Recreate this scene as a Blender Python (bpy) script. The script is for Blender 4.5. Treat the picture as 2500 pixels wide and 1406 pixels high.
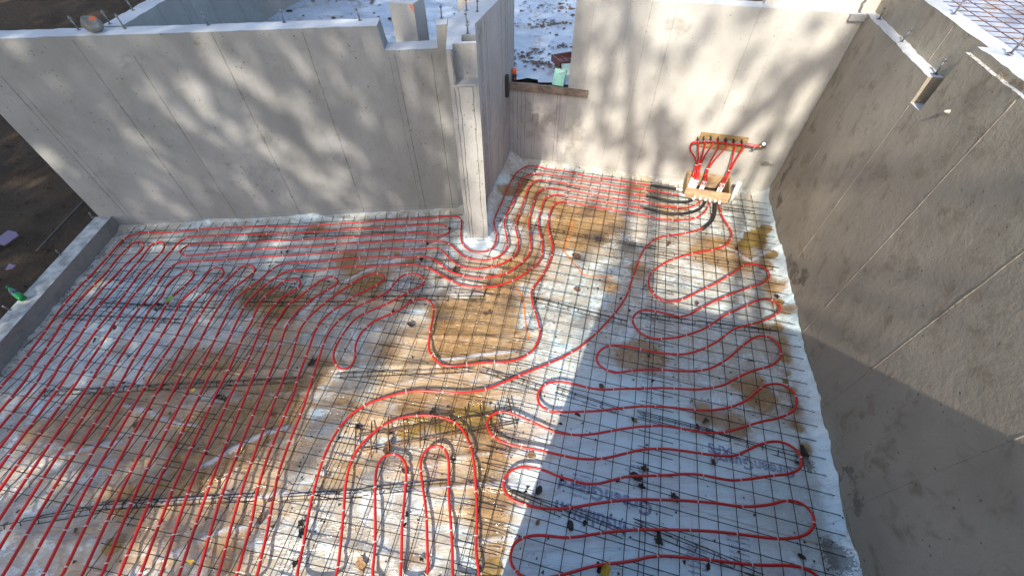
import bpy, bmesh, math, random
from mathutils import Vector, Matrix, noise

# ------------------------------------------------------------------ clear
for o in list(bpy.data.objects):
    bpy.data.objects.remove(o, do_unlink=True)
scene = bpy.context.scene
COL = scene.collection
rad = math.radians

# ------------------------------------------------------------------ camera
FPX, PITCH, ROLL, CAMH = 999.2, rad(48.78), rad(0.254), 3.8
cp, sp = math.cos(PITCH), math.sin(PITCH)
_r, _d, _f = Vector((1, 0, 0)), Vector((0, -sp, -cp)), Vector((0, cp, -sp))
CR_, SR_ = math.cos(ROLL), math.sin(ROLL)
AX_R, AX_D, AX_F = _r * CR_ + _d * SR_, _d * CR_ - _r * SR_, _f
cam = bpy.data.cameras.new('camera')
cam.sensor_width = 36.0
cam.lens = 36.0 * FPX / 2500.0
cam.clip_start, cam.clip_end = 0.05, 500.0
camo = bpy.data.objects.new('camera', cam)
COL.objects.link(camo)
m = Matrix.Identity(4)
for i in range(3):
    m[i][0], m[i][1], m[i][2] = AX_R[i], -AX_D[i], -AX_F[i]
m[2][3] = CAMH
camo.matrix_world = m
scene.camera = camo

# ------------------------------------------------------------------ light
SUN_AZ, SUN_EL = rad(23.4), rad(39.3)          # azimuth the light travels towards
SUN_DIR = Vector((math.sin(SUN_AZ) * math.cos(SUN_EL), math.cos(SUN_AZ) * math.cos(SUN_EL), -math.sin(SUN_EL)))
world = bpy.data.worlds.new('World')
scene.world = world
world.use_nodes = True
wn = world.node_tree.nodes
sky = wn.new('ShaderNodeTexSky')
sky.sky_type = 'NISHITA'
sky.sun_disc = False
sky.air_density = 1.0
sky.dust_density = 2.0
sky.ozone_density = 0.8
sky.sun_elevation = SUN_EL
sky.sun_rotation = SUN_AZ + math.pi
bg = wn['Background']
bg.inputs['Strength'].default_value = 0.15
world.node_tree.links.new(sky.outputs[0], bg.inputs[0])
sun = bpy.data.lights.new('sun', 'SUN')
sun.energy = 3.15
sun.angle = rad(0.6)
sun.color = (1.0, 0.92, 0.80)
suno = bpy.data.objects.new('sun', sun)
suno.rotation_euler = SUN_DIR.to_track_quat('-Z', 'Y').to_euler()
suno.location = (0, -20, 30)
COL.objects.link(suno)
scene.view_settings.view_transform = 'Standard'
scene.view_settings.look = 'None'
scene.view_settings.gamma = 1.0
scene.view_settings.use_curve_mapping = False
scene.view_settings.exposure = 1.18
scene.cycles.max_bounces = 5
scene.cycles.diffuse_bounces = 3
scene.cycles.glossy_bounces = 2
scene.cycles.caustics_reflective = False
scene.cycles.caustics_refractive = False
scene.render.resolution_x, scene.render.resolution_y = 1024, 575

# ------------------------------------------------------------------ frames of the place
AR, AL = rad(15.1), rad(-4.38)                 # right room / left room orientation
CRv, DRv = Vector((math.cos(AR), -math.sin(AR), 0)), Vector((math.sin(AR), math.cos(AR), 0))
CLv, DLv = Vector((math.cos(AL), -math.sin(AL), 0)), Vector((math.sin(AL), math.cos(AL), 0))
Z = Vector((0, 0, 1))
def RF(u, d, z=0.0): return CRv * u + DRv * d + Z * z
def LF(u, d, z=0.0): return CLv * u + DLv * d + Z * z
def ru(p): return p.dot(CRv)
def rd(p): return p.dot(DRv)
def lu(p): return p.dot(CLv)
def ld(p): return p.dot(DLv)
def ray(x, y): return AX_R * (x - 1250) + AX_D * (y - 703) + AX_F * FPX
def FL(x, y, z=0.0):                            # survey point: photo position -> level plane at height z
    r = ray(x, y); t = (z - CAMH) / r.z
    return Vector((0, 0, CAMH)) + r * t
CROPS = {'A': (0, 500, 3.125), 'B': (600, 480, 3.8), 'C': (1100, 380, 3.8), 'D': (1500, 550, 3.5145),
         'E': (0, 900, 2.779), 'F': (600, 850, 2.528), 'G': (1150, 850, 2.528), 'H': (1550, 850, 2.529),
         'K': (1500, 300, 4.686), 'P': (0, 0, 1.0)}
def PX(tag, pts):
    ox, oy, s = CROPS[tag]
    return [(ox + x / s, oy + y / s) for x, y in pts]
rng = random.Random(7)
def n2(x, y, z=0.0): return noise.noise(Vector((x, y, z)))

# ------------------------------------------------------------------ materials
MATS = {}
class NT:
    def __init__(self, name):
        self.m = bpy.data.materials.new(name); self.m.use_nodes = True
        self.t = self.m.node_tree; self.n = self.t.nodes
        self.b = self.n['Principled BSDF']; self.out = self.n['Material Output']
        tc = self.n.new('ShaderNodeTexCoord'); self.obj = tc.outputs['Object']
    def link(self, a, b): self.t.links.new(a, b)
    def mapping(self, scale=(1, 1, 1), rot=(0, 0, 0), src=None):
        mp = self.n.new('ShaderNodeMapping'); mp.inputs['Scale'].default_value = scale; mp.inputs['Rotation'].default_value = rot
        self.link(src or self.obj, mp.inputs[0]); return mp.outputs[0]
    def noise(self, scale, detail=4, rough=.55, src=None, dist=0.0):
        x = self.n.new('ShaderNodeTexNoise'); x.inputs['Scale'].default_value = scale; x.inputs['Detail'].default_value = detail
        x.inputs['Roughness'].default_value = rough; x.inputs['Distortion'].default_value = dist
        self.link(src or self.obj, x.inputs['Vector']); return x.outputs[0]
    def voro(self, scale, src=None, rnd=1.0, out=0):
        x = self.n.new('ShaderNodeTexVoronoi'); x.inputs['Scale'].default_value = scale; x.inputs['Randomness'].default_value = rnd
        self.link(src or self.obj, x.inputs['Vector']); return x.outputs[out]
    def ramp(self, src, a, b, va=0.0, vb=1.0):
        x = self.n.new('ShaderNodeMapRange'); x.interpolation_type = 'SMOOTHSTEP'
        x.inputs[1].default_value = a; x.inputs[2].default_value = b; x.inputs[3].default_value = va; x.inputs[4].default_value = vb
        self.link(src, x.inputs[0]); return x.outputs[0]
    def math(self, op, a, b=None, clamp=False):
        x = self.n.new('ShaderNodeMath'); x.operation = op; x.use_clamp = clamp
        for i, v in enumerate((a, b)):
            if v is None: continue
            if isinstance(v, (int, float)): x.inputs[i].default_value = v
            else: self.link(v, x.inputs[i])
        return x.outputs[0]
    def mix(self, f, a, b):
        x = self.n.new('ShaderNodeMix'); x.data_type = 'RGBA'
        if isinstance(f, (int, float)): x.inputs[0].default_value = f
        else: self.link(f, x.inputs[0])
        for i, v in ((6, a), (7, b)):
            if isinstance(v, tuple): x.inputs[i].default_value = (*v[:3], 1)
            else: self.link(v, x.inputs[i])
        return x.outputs[2]
    def attr(self, name):
        x = self.n.new('ShaderNodeAttribute'); x.attribute_name = name; return x.outputs['Fac']
    def bump(self, h, strength, dist, normal=None):
        x = self.n.new('ShaderNodeBump'); x.inputs['Strength'].default_value = strength; x.inputs['Distance'].default_value = dist
        self.link(h, x.inputs['Height'])
        if normal is not None: self.link(normal, x.inputs['Normal'])
        return x.outputs[0]
    def col(self, c):
        if isinstance(c, tuple): self.b.inputs['Base Color'].default_value = (*c[:3], 1)
        else: self.link(c, self.b.inputs['Base Color'])
    def set(self, k, v):
        if isinstance(v, (int, float)): self.b.inputs[k].default_value = v
        elif isinstance(v, tuple): self.b.inputs[k].default_value = v
        else: self.link(v, self.b.inputs[k])

def simple(name, c, rough=.5, metal=0.0, var=.25, scale=12.0, bumpd=0.0, spec=.5):
    t = NT(name)
    n = t.noise(scale, 5)
    dark = tuple(x * (1 - var) for x in c); lite = tuple(min(1, x * (1 + var)) for x in c)
    t.col(t.mix(t.ramp(n, .3, .7), dark, lite)); t.set('Roughness', rough); t.set('Metallic', metal)
    t.set('Specular IOR Level', spec)
    if bumpd: t.set('Normal', t.bump(t.noise(scale * 3, 4), .6, bumpd))
    MATS[name] = t.m; return t.m

def concrete(name, c, stain=(.3, .26, .2), stain_amt=.35, relief=.6, pits=1.0, drip=.0):
    t = NT(name)
    big = t.noise(.9, 3, .6); mid = t.noise(4.5, 4, .68, dist=.4); fine = t.noise(60, 2, .6)
    v = t.mix(t.ramp(big, .3, .72), tuple(x * .82 for x in c), tuple(min(1, x * 1.12) for x in c))
    v = t.mix(t.math('MULTIPLY', t.ramp(mid, .5, .72), stain_amt), v, stain)
    v = t.mix(t.math('MULTIPLY', t.ramp(fine, .45, .7), .12), v, tuple(x * .55 for x in c))
    # pour marks: soft vertical streaks
    st = t.noise(5, 2, .6, src=t.mapping((1, 1, .12)))
    v = t.mix(t.math('MULTIPLY', t.ramp(st, .52, .75), .22), v, tuple(x * .6 for x in c))
    if drip:
        dr = t.noise(14, 3, .7, src=t.mapping((1, 1, .06)))
        v = t.mix(t.math('MULTIPLY', t.ramp(dr, .55, .72), drip), v, (.20, .15, .10))
    # bug holes, clustered
    cl = t.noise(1.7, 2)
    cell = t.n.new('ShaderNodeTexVoronoi'); cell.inputs['Scale'].default_value = 21; t.link(t.obj, cell.inputs['Vector'])
    sep = t.n.new('ShaderNodeSeparateColor'); t.link(cell.outputs['Color'], sep.inputs[0])
    keep = t.math('GREATER_THAN', t.math('ADD', sep.outputs[0], t.math('MULTIPLY', cl, .9)), 1.18 - .05 * pits)
    wd = t.math('ADD', cell.outputs['Distance'], t.math('MULTIPLY', t.math('SUBTRACT', t.noise(90, 1), .5), .25))
    hole = t.math('MULTIPLY', t.ramp(t.math('SUBTRACT', wd, t.math('MULTIPLY', sep.outputs[1], .17)), -.02, .05, 1.0, 0.0), keep)
    v = t.mix(t.math('MULTIPLY', hole, .7 * min(1, pits)), v, tuple(x * .3 for x in c))
    t.col(v); t.set('Roughness', t.ramp(mid, .3, .7, .75, .92)); t.set('Specular IOR Level', .3)
    h = t.math('ADD', t.math('MULTIPLY', mid, .8), t.math('MULTIPLY', t.noise(16, 5, .76), .7))
    h = t.math('SUBTRACT', h, t.math('MULTIPLY', hole, .9))
    if relief > .8:
        h = t.math('ADD', t.math('MULTIPLY', h, 1.1), t.math('MULTIPLY', t.ramp(t.noise(5, 5, .75), .52, .7), .3))
    t.set('Normal', t.bump(h, relief, .02))
    MATS[name] = t.m; return t.m

CONC = concrete('concrete_light', (.285, .285, .275), stain=(.21, .205, .18), stain_amt=.5, pits=1.4, relief=.5)
CONC_P = concrete('concrete_pier', (.36, .352, .335), stain_amt=.4, pits=1.5, relief=.5)
CONC_B = concrete('concrete_back', (.44, .425, .39), stain=(.32, .295, .25), stain_amt=.35, pits=.6, relief=.4)
CONC_R = concrete('concrete_right', (.33, .285, .22), stain=(.155, .12, .075), stain_amt=.6, pits=1.7, relief=.42)
CONC_D = concrete('concrete_board_marked', (.43, .41, .39), stain_amt=.3, drip=.45, pits=1.0, relief=.5)
CONC_TOP = concrete('concrete_top', (.56, .57, .57), stain=(.45, .44, .42), stain_amt=.3, pits=.5, relief=.3)  # wall tops: pale laitance plus sun and sky brightness put into the colour
CONC_C = concrete('concrete_curb', (.30, .285, .255), stain=(.18, .16, .14), stain_amt=.5, pits=.7, relief=.5)
SEAM_B = concrete('concrete_seam_pale', (.36, .34, .31), stain=(.22, .2, .17), stain_amt=.6, pits=.5, relief=.5)
SEAM = concrete('concrete_seam', (.22, .21, .19), stain=(.10, .09, .08), stain_amt=.7, pits=1.5, relief=.9)

PEX = simple('red_tubing', (.50, .017, .012), .3, 0, .12, 3.0, 0, .5)
TIE = simple('white_nylon', (.62, .58, .54), .45, 0, .06)
WIRE = simple('dark_steel_wire', (.028, .020, .015), .55, .55, .55, 9.0)
WIRE_R = simple('rusty_steel_wire', (.15, .07, .035), .7, .3, .5, 14.0)
BOLT = simple('galvanised_steel', (.20, .21, .22), .45, .7, .25, 30)
FOAM = simple('black_foam', (.013, .013, .014), .6, 0, .3, 40, .001)
PVC = simple('white_plastic', (.74, .74, .72), .38, 0, .07)
BRASS = simple('brass', (.42, .30, .14), .35, .9, .2)
BLACKP = simple('black_plastic', (.02, .02, .022), .5)

def wood(name, c, axis=(1, 8, 8), rot=(0, 0, 0), wear=0.0):
    t = NT(name)
    g = t.noise(6, 6, .6, src=t.mapping(axis, rot), dist=.6)
    v = t.mix(t.ramp(g, .3, .7), tuple(x * .62 for x in c), tuple(min(1, x * 1.15) for x in c))
    if wear:
        w = t.noise(9, 6, .7)
        v = t.mix(t.math('MULTIPLY', t.ramp(w, .5, .62), wear), v, (.05, .042, .035))
    t.col(v); t.set('Roughness', .75); t.set('Normal', t.bump(g, .3, .004))
    MATS[name] = t.m; return t.m
PLY = wood('yellow_pine', (.33, .215, .09), (1.2, 6, 9), (0, 0, -AR))
BOXW = wood('tan_board', (.50, .33, .19), (.8, 3, 3), (0, 0, -AR))
OLDW = wood('weathered_stud', (.23, .17, .125), (1, 9, 9), (0, 0, -AR), .6)
DARKW = wood('dark_stud', (.045, .04, .036), (9, 9, 1))

def earth(name, c1, c2):
    t = NT(name)
    a = t.noise(1.6, 6, .7); b = t.noise(14, 6, .75); st = t.voro(34)
    v = t.mix(t.ramp(a, .3, .7), c1, c2)
    v = t.mix(t.math('MULTIPLY', t.ramp(b, .5, .72), .6), v, tuple(x * .45 for x in c1))
    v = t.mix(t.math('MULTIPLY', t.ramp(st, .0, .14, 1, 0), .35), v, (.16, .13, .10))
    t.col(v); t.set('Roughness', .95); t.set('Specular IOR Level', .15)
    t.set('Normal', t.bump(t.math('ADD', b, a), .9, .05))
    MATS[name] = t.m; return t.m
EARTH = earth('damp_earth', (.050, .035, .022), (.085, .060, .038))

def sheeting():
    t = NT('poly_sheeting')
    rr = t.mapping((1, 1, 1), (0, 0, AR))
    # foam boards faintly visible under the sheet
    bk = t.n.new('ShaderNodeTexBrick'); bk.inputs['Scale'].default_value = 1.0
    bk.inputs['Brick Width'].default_value = 2.44; bk.inputs['Row Height'].default_value = 1.22
    bk.inputs['Mortar Size'].default_value = .012; bk.inputs['Mortar Smooth'].default_value = .6
    bk.inputs['Color1'].default_value = (.61, .75, .77, 1); bk.inputs['Color2'].default_value = (.53, .71, .74, 1)
    bk.inputs['Mortar'].default_value = (.36, .33, .29, 1)
    t.link(rr, bk.inputs['Vector'])
    big = t.noise(.8, 2); mid = t.noise(3.2, 4, .68, dist=.7); fine = t.noise(17, 5, .78, dist=.3); sp = t.noise(70, 3, .7)
    v = t.mix(t.ramp(big, .32, .68), bk.outputs[0], (.65, .72, .72))
    clean = t.attr('clean')
    # dried dirt film and speckles
    film = t.math('MULTIPLY', t.ramp(t.math('ADD', t.math('MULTIPLY', mid, .55), t.math('MULTIPLY', fine, .55)), .40, .59), t.math('SUBTRACT', 1.0, clean))
    v = t.mix(t.math('MULTIPLY', film, .72), v, (.33, .24, .13))
    speck = t.math('MULTIPLY', t.ramp(sp, .60, .68), t.ramp(t.noise(2.3, 4), .42, .62))
    v = t.mix(t.math('MULTIPLY', speck, .65), v, (.20, .155, .105))
    # crinkle highlights painted into the colour as pale crease lines
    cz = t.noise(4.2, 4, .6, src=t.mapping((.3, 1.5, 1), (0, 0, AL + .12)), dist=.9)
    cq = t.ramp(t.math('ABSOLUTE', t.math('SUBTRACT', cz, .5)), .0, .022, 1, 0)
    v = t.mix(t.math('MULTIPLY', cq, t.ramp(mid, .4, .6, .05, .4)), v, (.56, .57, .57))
    # streaky rust wash
    ws = t.noise(2.6, 5, .66, src=t.mapping((.45, 1.9, 1), (0, 0, AL + .1)), dist=.5)
    wf = t.ramp(t.math('ADD', ws, t.math('MULTIPLY', t.attr('rust'), .34)), .56, .84)
    v = t.mix(t.math('MULTIPLY', wf, .72), v, t.mix(t.ramp(fine, .35, .65), (.36, .175, .045), (.48, .32, .14)))
    # mud pools
    mud = t.attr('mud')
    wob = t.math('ADD', t.math('MULTIPLY', t.math('SUBTRACT', mid, .5), 1.1), t.math('MULTIPLY', t.math('SUBTRACT', fine, .5), .7))
    mm = t.ramp(t.math('ADD', t.math('MULTIPLY', mud, 1.2), wob), .24, .78)
    mudc = t.mix(t.ramp(fine, .35, .7), (.25, .125, .034), (.40, .255, .095))
    v = t.mix(t.math('MULTIPLY', mm, .85), v, mudc)
    amb = t.attr('amber')
    am = t.ramp(t.math('ADD', amb, t.math('MULTIPLY', wob, .7)), .45, .58)
    v = t.mix(t.math('MULTIPLY', am, .92), v, t.mix(t.ramp(mid, .35, .65), (.20, .115, .012), (.33, .21, .04)))
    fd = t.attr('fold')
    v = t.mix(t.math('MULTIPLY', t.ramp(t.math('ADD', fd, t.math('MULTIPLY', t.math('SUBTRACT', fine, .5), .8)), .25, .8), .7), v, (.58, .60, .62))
    gr = t.attr('grime')
    gm = t.ramp(t.math('ADD', gr, t.math('MULTIPLY', t.math('SUBTRACT', sp, .5), 2.0)), .45, .75)
    v = t.mix(t.math('MULTIPLY', gm, .75), v, (.07, .058, .045))
    t.col(v)
    t.set('Roughness', t.ramp(mm, 0, 1, .22, .14)); t.set('Specular IOR Level', .85)
    cr = t.noise(9, 3, .6, src=t.mapping((.45, 1.6, 1), (0, 0, AL)), dist=.5)
    t.set('Normal', t.bump(t.math('ADD', cr, t.math('ADD', t.math('MULTIPLY', fine, .25), t.math('MULTIPLY', cq, .25))), .6, .02))
    MATS['poly_sheeting'] = t.m; return t.m
SHEET = sheeting()

def sheet2(name, dirt, c=(.46, .50, .56)):
    t = NT(name)
    mid = t.noise(2.6, 6, .65, dist=.8); fine = t.noise(15, 7, .75)
    v = t.mix(t.ramp(t.noise(.8, 3), .3, .7), c, tuple(x * .86 for x in c))
    v = t.mix(t.math('MULTIPLY', t.ramp(t.math('ADD', t.math('MULTIPLY', mid, .6), t.math('MULTIPLY', fine, .5)), .57, .66), dirt), v, (.25, .18, .09))
    t.col(v); t.set('Roughness', .4)
    t.set('Normal', t.bump(t.noise(5, 5, .6, dist=.6), .5, .05))
    MATS[name] = t.m; return t.m
SHEET_UP = sheet2('upper_sheeting', .7, (.43, .50, .58))
SHEET_EDGE = sheet2('clean_sheeting', .06, (.52, .54, .58))

def ink(name, c, alpha):
    t = NT(name)
    t.col(c); t.set('Roughness', .5)
    n = t.noise(25, 5, .7)
    t.set('Alpha', t.ramp(n, .35, .7, alpha * 1.25, alpha * .45))
    MATS[name] = t.m; return t.m
INK = ink('faded_blue_print', (.14, .15, .36), .46)
PAINT = ink('orange_spray_paint', (.85, .22, .02), .75)
CHALK = ink('blue_chalk', (.06, .08, .15), .75)

def leafmat(name, c):
    t = NT(name)
    v = t.mix(t.ramp(t.noise(30, 4), .35, .7), tuple(x * .6 for x in c), c)
    t.col(v); t.set('Roughness', .65); MATS[name] = t.m; return t.m
LEAF = {'brown': leafmat('leaf_brown', (.13, .065, .03)), 'dark': leafmat('leaf_dark', (.04, .03, .022)),
        'yellow': leafmat('leaf_yellow', (.60, .38, .02)), 'green': leafmat('leaf_green', (.16, .30, .05)),
        'tan': leafmat('leaf_tan', (.34, .19, .08)), 'wine': leafmat('leaf_wine', (.12, .025, .025))}
CROWN = leafmat('tree_leaf', (.09, .10, .03))
BARK = simple('bark', (.10, .075, .055), .9, 0, .4, 8, .02)

# ------------------------------------------------------------------ mesh helpers
class MB:
    def __init__(self): self.v = []; self.f = []
    def add(self, vs, fs):
        b = len(self.v); self.v += [tuple(p) for p in vs]; self.f += [tuple(b + i for i in f) for f in fs]
    def box(self, fr, u0, u1, d0, d1, z0, z1):
        ps = [fr(u, d, z) for z in (z0, z1) for d in (d0, d1) for u in (u0, u1)]
        self.add(ps, [(0, 2, 3, 1), (4, 5, 7, 6), (0, 1, 5, 4), (2, 6, 7, 3), (0, 4, 6, 2), (1, 3, 7, 5)])
    def sweep(self, pts, r, sides=8, cap=True):
        n = len(pts); rs = r if isinstance(r, (list, tuple)) else [r] * n
        vs = []; prev = None
        for i, p in enumerate(pts):
            t = (pts[min(i + 1, n - 1)] - pts[max(i - 1, 0)]).normalized()
            if prev is None:
                a = t.cross(Z)
                if a.length < .05: a = t.cross(Vector((1, 0, 0)))
                a.normalize()
            else:
                a = (prev - t * prev.dot(t)); a.normalize()
            prev = a; b = t.cross(a)
            for k in range(sides):
                q = 2 * math.pi * k / sides
                vs.append(p + (a * math.cos(q) + b * math.sin(q)) * rs[i])
        fs = []
        for i in range(n - 1):
            for k in range(sides):
                k2 = (k + 1) % sides
                fs.append((i * sides + k, i * sides + k2, (i + 1) * sides + k2, (i + 1) * sides + k))
        if cap:
            fs.append(tuple(range(sides))[::-1]); fs.append(tuple((n - 1) * sides + k for k in range(sides)))
        self.add(vs, fs)
    def lathe(self, base, axis, prof, sides=16):
        pts = [base + axis * h for h, r in prof]
        # explicit rings so equal heights are fine
        a = axis.cross(Z)
        if a.length < .05: a = axis.cross(Vector((1, 0, 0)))
        a.normalize(); b = axis.cross(a); vs = []
        for p, (h, r) in zip(pts, prof):
            for k in range(sides):
                q = 2 * math.pi * k / sides
                vs.append(p + (a * math.cos(q) + b * math.sin(q)) * r)
        n = len(prof); fs = [(i * sides + k, i * sides + (k + 1) % sides, (i + 1) * sides + (k + 1) % sides, (i + 1) * sides + k) for i in range(n - 1) for k in range(sides)]
        fs.append(tuple(range(sides))[::-1]); fs.append(tuple((n - 1) * sides + k for k in range(sides)))
        self.add(vs, fs)
    def mesh(self, name, mat, smooth=False):
        me = bpy.data.meshes.new(name); me.from_pydata(self.v, [], self.f); me.update()
        bm = bmesh.new(); bm.from_mesh(me); bmesh.ops.recalc_face_normals(bm, faces=bm.faces); bm.to_mesh(me); bm.free()
        if mat: me.materials.append(mat)
        if smooth:
            me.polygons.foreach_set('use_smooth', [True] * len(me.polygons))
        return me
    def build(self, name, mat, parent=None, smooth=False):
        return link(name, self.mesh(name, mat, smooth), parent)
def link(name, data, parent=None, loc=None):
    o = bpy.data.objects.new(name, data); COL.objects.link(o)
    if parent is not None: o.parent = parent
    if loc is not None: o.location = loc
    return o
def tag(o, label=None, cat=None, group=None, kind=None):
    if label: o['label'] = label
    if cat: o['category'] = cat
    if group: o['group'] = group
    if kind: o['kind'] = kind
    return o
def empty(name, loc=(0, 0, 0), label=None, cat=None, group=None):
    o = link(name, None, None, loc); o.empty_display_size = .1
    return tag(o, label, cat, group)
def sub(parent, o):                      # parent a world-space part to an Empty that only has a location
    o.parent = parent; o.location = Vector(o.location) - parent.location; return o
def catmull(pts, step):
    out = []; n = len(pts)
    for i in range(n - 1):
        p0, p1, p2, p3 = pts[max(i - 1, 0)], pts[i], pts[i + 1], pts[min(i + 2, n - 1)]
        k = max(1, int((p2 - p1).length / step))
        for j in range(k):
            t = j / k
            out.append(.5 * ((2 * p1) + (p2 - p0) * t + (2 * p0 - 5 * p1 + 4 * p2 - p3) * t * t + (3 * p1 - p0 - 3 * p2 + p3) * t ** 3))
    out.append(pts[-1]); return out

def slab(fr_map, outline, t0, t1, jit=.004, step=.07, lo=None):
    """concrete slab: outline [(a, b)] in the wall plane, pushed from t0 to t1; cast edges slightly ragged"""
    pts = []
    n = len(outline)
    for i in range(n):
        a, b = outline[i], outline[(i + 1) % n]
        L = math.hypot(b[0] - a[0], b[1] - a[1]); k = max(1, int(L / step))
        for j in range(k):
            t = j / k
            x, y = a[0] + (b[0] - a[0]) * t, a[1] + (b[1] - a[1]) * t
            if y > .3 and jit:
                x += n2(x * 9, y * 9, 3.1) * jit; y += n2(x * 11, y * 11, 8.7) * jit * 1.5
            pts.append((x, y))
    mb = MB(); N = len(pts)
    mb.add([fr_map(a, b, t0) for a, b in pts] + [fr_map(a, b, t1) for a, b in pts],
           [tuple(range(N))] + [tuple(range(N, 2 * N))[::-1]] + [(i, (i + 1) % N, N + (i + 1) % N, N + i) for i in range(N)])
    return mb
def top_mat(o, mat, zmin=.15):            # upward faces take the paler top material
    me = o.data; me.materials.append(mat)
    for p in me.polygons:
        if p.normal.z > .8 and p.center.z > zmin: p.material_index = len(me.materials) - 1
def seam(parent, name, mp, a, z0, z1, w=.010, h=.004, mat=None, wob=.003, seed=0, tilt=0.0):
    """cast ridge left by a form joint: mp(a, z, out) -> world"""
    n = max(8, int((z1 - z0) / .03)); vs = []; fs = []
    for i in range(n + 1):
        z = z0 + (z1 - z0) * i / n
        c = a + n2(z * 7, seed * 3.3) * wob + tilt * (i / n - .5)
        ww = w * (.35 + .9 * abs(n2(z * 9, seed + 5.5)) + .35 * (n2(z * 40, seed) + .5))
        hh = h * (.3 + 1.3 * abs(n2(z * 13, seed + 1.7)))
        vs += [mp(c - ww, z, -.002), mp(c - ww * .3, z, hh), mp(c + ww * .3, z, hh), mp(c + ww, z, -.002)]
    for i in range(n):
        for k in range(3): fs.append((i * 4 + k, i * 4 + k + 1, i * 4 + 5 + k, i * 4 + 4 + k))
    mb = MB(); mb.add(vs, fs)
    return mb.build(name, mat or SEAM, parent)

# ================================================================== ground
def ground_h(x, y):
    p = Vector((x, y, 0)); u, d = ru(p), rd(p)
    z = .05 + .05 * n2(x * .6, y * .6, 1.0) + .035 * n2(x * 2.1, y * 2.1, 4.0) + .02 * n2(x * 6, y * 6, 2.0)
    dd = ld(p)
    if lu(p) < -5.4: z += .02 + max(0, min(1, (dd - 6) / 7)) * .9
    if d < -.2:                                    # bank behind the near wall
        k = max(0, min(1, (u + .16) / .1)); z += 2.05 * k
    if -5.45 < lu(p) and u < 2.6 and d < 16 and (d > -.1 or (u < -.2 and dd > -2.5)): z = -.12
    if u > 2.45 and d > -.1: z = max(z, .2)
    return z
def grid_obj(name, xs, ys, hf, mat, keep=None, attrs=None, smooth=True):
    nx, ny = len(xs), len(ys); v = []; f = []
    for y in ys:
        for x in xs: v.append((x, y, hf(x, y)))
    for j in range(ny - 1):
        for i in range(nx - 1):
            if keep and not keep(.5 * (xs[i] + xs[i + 1]), .5 * (ys[j] + ys[j + 1])): continue
            a = j * nx + i; f.append((a, a + 1, a + nx + 1, a + nx))
    me = bpy.data.meshes.new(name); me.from_pydata(v, [], f); me.update(); me.materials.append(mat)
    me.polygons.foreach_set('use_smooth', [smooth] * len(me.polygons))
    return link(name, me)
def spaced(a, b, near, fine, coarse):
    out = []; x = a
    while x < b:
        out.append(x); x += fine if near[0] < x < near[1] else coarse * (1 + .06 * max(0, min(abs(x - near[0]), abs(x - near[1]))))
    out.append(b); return out
g = grid_obj('ground', spaced(-200, 200, (-11, 5), .09, .5), spaced(-200, 200, (-1, 16), .09, .5), ground_h, EARTH)
tag(g, kind='structure')

# ================================================================== concrete walls
# left room long wall (with the low notch beside the pier)
wl = empty('concrete_wall', LF(-2.8, 5.05), 'long grey concrete wall with dappled shade behind the left half of the tubing', 'wall', 'poured foundation walls')
mpL = lambda a, z, t: LF(a, 4.92 - t, z)
def mk(o, parent): return sub(parent, o)
o = slab(lambda a, b, t: LF(a, t, b), [(-5.355, -.15), (-5.355, 2.39), (-3.0, 2.395), (-1.016, 2.405), (-.985, 2.17), (-.421, 2.178), (-.405, 2.40), (-.29, 2.40), (-.29, -.15)], 4.92, 5.17).build('wall_body', CONC)
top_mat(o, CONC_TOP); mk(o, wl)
for i, (a, z1) in enumerate([(-5.0, 2.05), (-4.93, 1.9), (-4.04, 2.36), (-3.56, 2.2), (-2.68, 2.38), (-1.78, 2.37), (-.89, 2.14), (-.495, 2.12), (-.955, 2.1)]):
    mk(seam(None, 'form_seam', mpL, a, .05, z1, w=.010 if i not in (1, 8) else .004, seed=i), wl)
tp = MB(); tp.lathe(Vector((0, 0, 0)), Vector((0, 0, 1)), [(-.002, .022), (.003, .021), (.004, .012)], 9)
TPM = tp.mesh('tie_patch', SEAM)
TPMB = tp.mesh('tie_patch', SEAM_B)
def tie_patch(parent, p, normal, s=1.0, me_=None):
    o = link('tie_patch', me_ or TPM, None, p); o.rotation_euler = normal.to_track_quat('Z', 'Y').to_euler(); o.scale = (s, s, 1)
    return sub(parent, o)
for a in (-4.04, -2.68, -1.78, -.89):
    for z in (.35, .8, 1.25, 1.7):
        tie_patch(wl, LF(a + rng.uniform(-.004, .004), 4.92, z + rng.uniform(-.03, .03)), -DLv, rng.uniform(.7, 1.1))
mk(seam(None, 'chalk_line', lambda a, z, t: LF(z, 4.92 - t, .115), 0, -5.05, -.3, w=.003, h=.003, mat=CHALK, wob=0), wl)

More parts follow.
